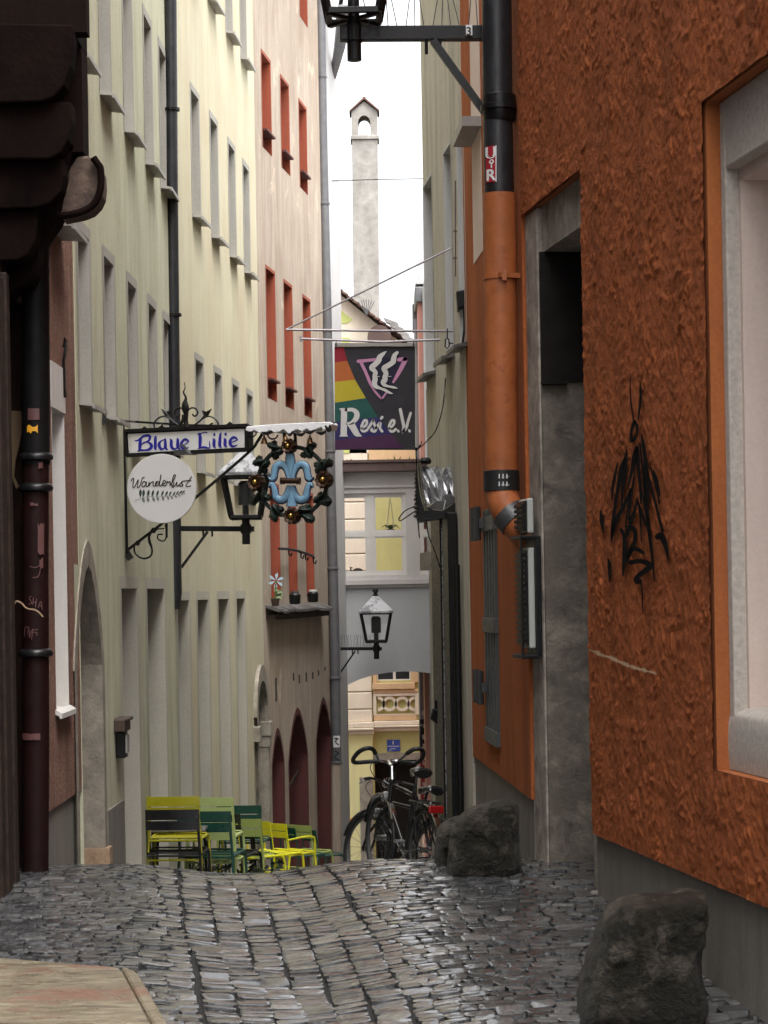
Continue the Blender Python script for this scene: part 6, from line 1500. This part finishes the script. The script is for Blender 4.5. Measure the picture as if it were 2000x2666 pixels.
for k in range(420):
    p = Vector((rr.uniform(-2.1, -1.15), rr.uniform(23.5, 24.6), gz(-1.6, 24)+rr.uniform(.02, .42))); a = rr.uniform(0, 6.28); s = rr.uniform(.025, .05)
    u = Vector((cos(a), sin(a), rr.uniform(-.5, .5)))*s; v = Vector((-sin(a)*.4, cos(a)*.4, rr.uniform(.3, 1)))*s*.7; b.poly(p-u, p-v, p+u, p+v)
b.build('leaves', simple('ivy_leaf', (0.03, 0.045, 0.02), 0.4, 0, 0, 40, 0.5, 20), pp)
b = MB(); b.box((-1.62, 24.05, gz(-1.6, 24)+.1), (.9, 1.0, .2)); b.build('tub', M['old_wood'], pp, bevel=.01)
# ================================================================ bicycles
def bike(label, loc, rz, bars, lean=0.0, rack=True, tail=False, fender='chrome', stemc='silver', tube='bike_black', sc_=1.0):
    t = thing('bicycle', label, 'bicycle', loc, 'bicycles against the grey house')
    R, wb = .345, 1.06
    fw, rw = (0, wb/2, R), (0, -wb/2, R)
    for c in (fw, rw):
        b = MB(); b.tube([(0, c[1]+R*cos(a), R+R*sin(a)) for a in [2*pi*k/40 for k in range(40)]], .021, 8, True); w = b.build('wheel', M['rubber'], t, smooth=True, local=True)
        b = MB(); b.tube([(0, c[1]+(R-.035)*cos(a), R+(R-.035)*sin(a)) for a in [2*pi*k/40 for k in range(40)]], .012, 6, True); b.build('rim', M['hinge'], w, smooth=True, local=True)
        b = MB()
        for k in range(18):
            a = 2*pi*k/18; b.tube([(.02*(1 if k % 2 else -1), c[1]+.02*cos(a+.8), R+.02*sin(a+.8)), (0, c[1]+(R-.03)*cos(a), R+(R-.03)*sin(a))], .0016, 4)
        b.build('spokes', M['hinge'], w, local=True)
        b = MB(); b.lathe([(.012, -.05), (.03, -.045), (.022, 0), (.03, .045), (.012, .05)], c, 12, 'x'); b.build('hub', M['chrome'], w, smooth=True, local=True)
        b = MB(); a0, a1 = (radians(15), radians(150)) if c is fw else (radians(30), radians(190)); n = 18; k0 = len(b.v)
        for i in range(n+1):
            a = a0+(a1-a0)*i/n
            for x, q in ((-.03, 0), (-.02, .012), (.02, .012), (.03, 0)): b.v.append((x, c[1]+(R+.038+q)*cos(a), R+(R+.038+q)*sin(a)))
        for i in range(n):
            for j in range(3): b.f.append((k0+4*i+j, k0+4*i+j+1, k0+4*i+j+5, k0+4*i+j+4))
        b.build('mudguard', M[fender], t, smooth=True, local=True)
    bb, st, hd0, hd1 = Vector((0, -.10, .29)), Vector((0, -.27, .83)), Vector((0, .33, .66)), Vector((0, .28, .86))
    b = MB()
    b.tube([bb, st], .017, 10); b.tube([st-Vector((0, -.01, .05)), hd1-Vector((0, 0, .03))], .017, 10); b.tube([bb, hd0], .02, 10); b.tube([hd0-Vector((0, -.01, .03)), hd1+Vector((0, 0, .02))], .023, 10)
    for s in (-1, 1):
        b.tube([bb+Vector((s*.03, 0, 0)), Vector((s*.06, rw[1], R))], .010, 8); b.tube([st+Vector((s*.02, 0, -.06)), Vector((s*.06, rw[1], R))], .009, 8)
    b.build('frame', M[tube], t, smooth=True, local=True)
    b = MB(); cr = hd0+Vector((0, .02, -.05)); b.tube([cr+Vector((-.06, 0, 0)), cr+Vector((.06, 0, 0))], .018, 8)
    for s in (-1, 1): b.tube([cr+Vector((s*.055, 0, 0)), (s*.055, wb/2-.06, .5), (s*.055, wb/2, R)], [.017, .015, .011], 8)
    b.build('fork', M['bike_black'], t, smooth=True, local=True)
    b = MB(); b.tube([st-Vector((0, 0, .05)), st+Vector((0, -.035, .13))], .0135, 8); b.build('seat_post', M['bike_black'], t, smooth=True, local=True)
    b = MB(); n = 10; k0 = 0; sx = [(-.14, .085, .0), (-.11, .095, .02), (-.05, .085, .022), (.02, .05, .012), (.08, .03, .006), (.13, .018, -.004)]
    for y, w, z in sx:
        for j in range(n):
            a = 2*pi*j/n; b.v.append((w*cos(a), st.y-.045+y, st.z+.145+z+.03*sin(a)*(1 if sin(a) > 0 else 1.4)))
    for i in range(len(sx)-1):
        for j in range(n): b.f.append((i*n+j, i*n+(j+1) % n, (i+1)*n+(j+1) % n, (i+1)*n+j))
    b.f.append(tuple(range(n))); b.f.append(tuple(range((len(sx)-1)*n, len(sx)*n)))
    b.build('saddle', M['bike_black'], t, smooth=True, local=True)
    top = hd1+Vector((0, .02, .13))
    b = MB(); b.tube([hd1, top], .016, 8); b.tube([top, top+Vector((0, .09, .03))], .018, 8); b.build('stem', M[stemc], t, smooth=True, local=True)
    h0 = top+Vector((0, .09, .03)); K_ = .88
    if bars == 'butterfly':
        for s in (-1, 1):
            b = MB(); b.tube(smoothpts([tuple(h0), tuple(h0+Vector((s*.06, .0, .005))), tuple(h0+Vector((s*.11, -.02, .03))), tuple(h0+Vector((s*.15, -.06, .085)))], 4), .0125, 8); o = b.build('handlebar', M['chrome'], t, smooth=True, local=True)
            b = MB(); b.tube(smoothpts([tuple(h0+Vector((s*.145, -.055, .075))), tuple(h0+Vector((s*.19, -.10, .115))), tuple(h0+Vector((s*.25, -.11, .12))), tuple(h0+Vector((s*.30, -.06, .085))), tuple(h0+Vector((s*.315, .03, .02))), tuple(h0+Vector((s*.28, .09, -.015))), tuple(h0+Vector((s*.18, .10, -.01))), tuple(h0+Vector((s*.06, .085, 0.0)))], 5), .0195, 10); b.build('grip', M['rubber'], o, smooth=True, local=True)
    else:
        b = MB(); b.tube(smoothpts([tuple(h0+Vector((-.30, -.10, .0))), tuple(h0+Vector((-.18, -.02, .02))), tuple(h0), tuple(h0+Vector((.18, -.02, .02))), tuple(h0+Vector((.30, -.10, .0)))], 5), .012, 8); o = b.build('handlebar', M['bike_black'], t, smooth=True, local=True)
        for s in (-1, 1):
            b = MB(); b.tube([h0+Vector((s*.21, -.04, .015)), h0+Vector((s*.31, -.105, 0))], .018, 8); b.build('grip', M['rubber'], o, smooth=True, local=True)
            b = MB(); b.tube([h0+Vector((s*.17, .0, .01)), h0+Vector((s*.22, .04, -.02)), h0+Vector((s*.31, -.02, -.05))], .007, 6); b.build('brake_lever', M['silver'], o, smooth=True, local=True)
    b = MB()
    for s in (-1, 1): b.tube(smoothpts([tuple(h0+Vector((s*.14, .02, 0))), tuple(h0+Vector((s*.12, .12, -.08))), tuple(hd1+Vector((s*.05, .10, -.1))), tuple(hd0+Vector((s*.03, .03, -.1)))], 5), .0035, 5)
    b.build('cable', M['rubber'], t, smooth=True, local=True)
    b = MB(); b.lathe([(.0, -.04), (.045, -.03), (.05, .02), (.0, .03)], hd0+Vector((0, .09, .05)), 12, 'y'); b.build('headlight', M['silver'], t, smooth=True, local=True)
    if rack:
        b = MB()
        for s in (-1, 1):
            b.tube(smoothpts([(s*.055, -.30, .74), (s*.06, -.5, .745), (s*.06, -.72, .75), (0, -.75, .75)], 4), .008, 6); b.tube([(s*.06, rw[1], R+.02), (s*.06, -.62, .745)], .007, 6); b.tube([(s*.06, rw[1], R+.02), (s*.06, -.42, .745)], .006, 6)
        for y in (-.4, -.52, -.64): b.tube([(-.06, y, .748), (.06, y, .748)], .006, 6)
        b.build('rack', M['bike_black'], t, smooth=True, local=True)
    if tail:
        b = MB(); b.box((0, -.775, .70), (.13, .035, .06)); b.build('tail_light', M['red_lens'], t, local=True, bevel=.008)
    b = MB(); b.lathe([(.0, .05), (.09, .05), (.095, .055), (.0, .058)], bb, 20, 'x'); b.bar(bb+Vector((.07, 0, 0)), bb+Vector((.075, .13, -.10)), .014, .02); b.bar(bb+Vector((-.07, 0, 0)), bb+Vector((-.075, -.13, .10)), .014, .02); b.box(bb+Vector((.11, .13, -.10)), (.08, .06, .02)); b.box(bb+Vector((-.11, -.13, .10)), (.08, .06, .02)); b.build('crankset', M['silver'], t, local=True)
    t.rotation_euler = (0, lean, rz); t.scale = (sc_,)*3
    return t
p = at(1040, 2100, 20.4)
bike('black bicycle with looped butterfly handlebars and a red tail light on its rack', (.10, 20.05, gz(.1, 20.05)), r(20), 'butterfly', r(3), True, True, 'chrome', 'chrome', 'bike_black', 1.03)
bike('black bicycle with flat handlebars leaning behind the one with looped bars', (.06, 20.75, gz(.1, 20.75)), r(38), 'flat', r(10), False, False, 'bike_black', 'bike_black', 'bike_black', .94)
# ================================================================ guard stones
def guard(name, label, pts, Y, dep, seed):
    """pts: outline in photo pixels (front face at depth Y); the block runs back by dep into the wall"""
    t = MB(); n = len(pts); c = Vector((0, 0, 0)); P = [at(x, y, Y) for x, y in smoothpts(pts, 8)[:-1]]
    cen = sum(P, Vector((0, 0, 0)))/len(P); m = len(P); NR = 9; layers = []
    prof = [(0.30, -.055), (.60, -.04), (.82, -.015), (.95, .025), (1.0, .08), (1.02, dep*.4), (1.01, dep*.75), (.97, dep)]
    px_ = [0.0, .30, .60, .82, .95, 1.0]; py_ = [-.06, -.055, -.04, -.015, .025, .08]
    full = [(k/16, interp(k/16, px_, py_)) for k in range(1, 17)]+[(1.015, .08+(dep-.08)*t/7) for t in range(1, 7)]+[(.97, dep)]
    for k, y in full: layers.append([cen+(p-cen)*k+Vector((0, y, 0)) for p in P])
    allv = []
    for L_ in layers:
        for p in L_:
            q = p*4.0+Vector((seed, 0, 0)); d = (p-cen-Vector((0, dep*.4, 0))).normalized()
            a = noise.noise(q)*.022+abs(noise.noise(q*2.3))*.03-abs(noise.noise(q*5.5))*.026+noise.noise(q*11)*.010+noise.noise(q*24)*.006-.004
            allv.append(p+d*a)
    mb = MB(); mb.v = [tuple(v) for v in allv]
    for i in range(len(layers)-1):
        for j in range(m): mb.f.append((i*m+j, i*m+(j+1) % m, (i+1)*m+(j+1) % m, (i+1)*m+j))
    mb.v.append(tuple(cen+Vector((0, -.06, 0)))); k = len(mb.v)-1
    for j in range(m): mb.f.append((k, (j+1) % m, j))
    mb.f.append(tuple((len(layers)-1)*m+j for j in range(m)))
    o = mb.build(name, M['guard'], None, smooth=True, angle=0)
    sb = o.modifiers.new('Subdivision', 'SUBSURF'); sb.levels = 1; sb.render_levels = 1
    setp(o, label, 'guard stone', 'guard stones along the orange wall'); return o
guard('guard_stone', 'large dark mossy guard stone at the foot of the near orange wall', [(1524, 2690), (1528, 2600), (1545, 2520), (1570, 2460), (1598, 2400), (1636, 2366), (1720, 2352), (1800, 2346), (1842, 2348), (1854, 2366), (1848, 2440), (1836, 2540), (1826, 2690), (1524, 2690)], 10.95, .5, 3.0)
guard('guard_stone', 'smaller rounded guard stone beside the far doorway and the bicycles', [(1168, 2300), (1172, 2230), (1180, 2180), (1200, 2146), (1240, 2112), (1290, 2096), (1335, 2094), (1350, 2110), (1352, 2180), (1348, 2300), (1168, 2300)], 15.0, .42, 9.0)
o = guard('guard_stone', 'low rough boulder just behind the smaller guard stone', [(1135, 2300), (1136, 2210), (1144, 2170), (1165, 2150), (1195, 2140), (1230, 2140), (1240, 2300), (1135, 2300)], 15.6, .4, 5.0)
# ================================================================ wooden table in the foreground
tz = .45
def onz(px, py, z):
    a, c = ray(px, py); Y = (z-EYE)/c; return Vector((a*Y, Y, z))
c0, c1, c2 = onz(-30, 2489, tz), onz(352, 2520, tz), onz(470, 2720, tz)
t = thing('wooden_table', 'weathered wet wooden tabletop in the lower left foreground', 'table', (c1.x-.5, c1.y-.6, gz(-1.5, 8)))
u = (c0-c1); v = (c2-c1); u = u.normalized()*1.5; v = v.normalized()*1.6
def TP(a, c, z=0): return c1+u*a+v*c+Vector((0, 0, z))
b = MB(); kk = [(0.05, .06), (0.06, .035), (0.09, .02), (1, .02), (1, 1), (0.05, 1)]
b.prism([TP(a, c, -.05) for a, c in kk], (0, 0, .05)); b.build('tabletop', M['wood'], t, bevel=.006)
b = MB(); kk = [(0.0, .10), (0.006, .05), (0.022, .016), (0.046, .0), (0.047, .06), (0.047, 1), (0, 1)]
b.prism([TP(a, c, -.07) for a, c in kk], (0, 0, .072)); b.build('edge_rim', M['wood'], t, bevel=.012)
b = MB(); b.hexa([TP(a, c, z) for z in (-.07, -.003) for a, c in ((.0475, .0), (1, .0), (1, .019), (.088, .019))]); b.build('end_rim', M['wood'], t, bevel=.008)
for a, c in ((.1, .1), (.9, .1), (.1, .9), (.9, .9)):
    b = MB(); p = TP(a, c, -.05); b.bar(p, Vector((p.x, p.y, gz(p.x, p.y)-.02)), .08, .08); b.build('leg', M['old_wood'], t, bevel=.006)
# ================================================================ light, air, camera
w = bpy.data.worlds.new('World'); sc.world = w; w.use_nodes = True; nt = w.node_tree
sky = nt.nodes.new('ShaderNodeTexSky'); sky.sky_type = 'NISHITA'; sky.sun_disc = False
EL, AZ = radians(66), radians(150)
sky.sun_elevation = EL; sky.sun_rotation = AZ; sky.air_density = 1.0; sky.dust_density = 6.0; sky.ozone_density = 1.0
hs = nt.nodes.new('ShaderNodeHueSaturation'); hs.inputs['Saturation'].default_value = 0.16
nt.links.new(sky.outputs[0], hs.inputs['Color']); nt.links.new(hs.outputs[0], nt.nodes['Background'].inputs['Color'])
nt.nodes['Background'].inputs['Strength'].default_value = 0.15
sd = bpy.data.lights.new('overcast_sun', 'SUN'); sd.energy = 0.5; sd.angle = radians(60); sd.color = (1.0, 0.985, 0.965)
so = bpy.data.objects.new('overcast_sun', sd); COL.objects.link(so)
dirv = Vector((sin(AZ)*cos(EL), cos(AZ)*cos(EL), sin(EL)))
so.rotation_euler = dirv.to_track_quat('Z', 'Y').to_euler()
cd = bpy.data.cameras.new('camera'); co = bpy.data.objects.new('camera', cd); COL.objects.link(co)
cd.sensor_fit = 'HORIZONTAL'; cd.sensor_width = 36; cd.lens = 36*F/2000; cd.shift_y = (CY-1333)/2000; cd.clip_start = 0.1; cd.clip_end = 600
from mathutils import Matrix
co.matrix_world = Matrix.Translation((0, 0, EYE)) @ Matrix.Rotation(radians(90), 4, 'X') @ Matrix.Rotation(radians(-1.0), 4, 'Z')
sc.camera = co
sc.render.engine = 'CYCLES'
sc.render.resolution_x, sc.render.resolution_y = 768, 1024
sc.view_settings.view_transform = 'Standard'; sc.view_settings.look = 'None'; sc.view_settings.gamma = 1.0
sc.view_settings.exposure = 1.85
sc.cycles.max_bounces = 8; sc.cycles.diffuse_bounces = 8
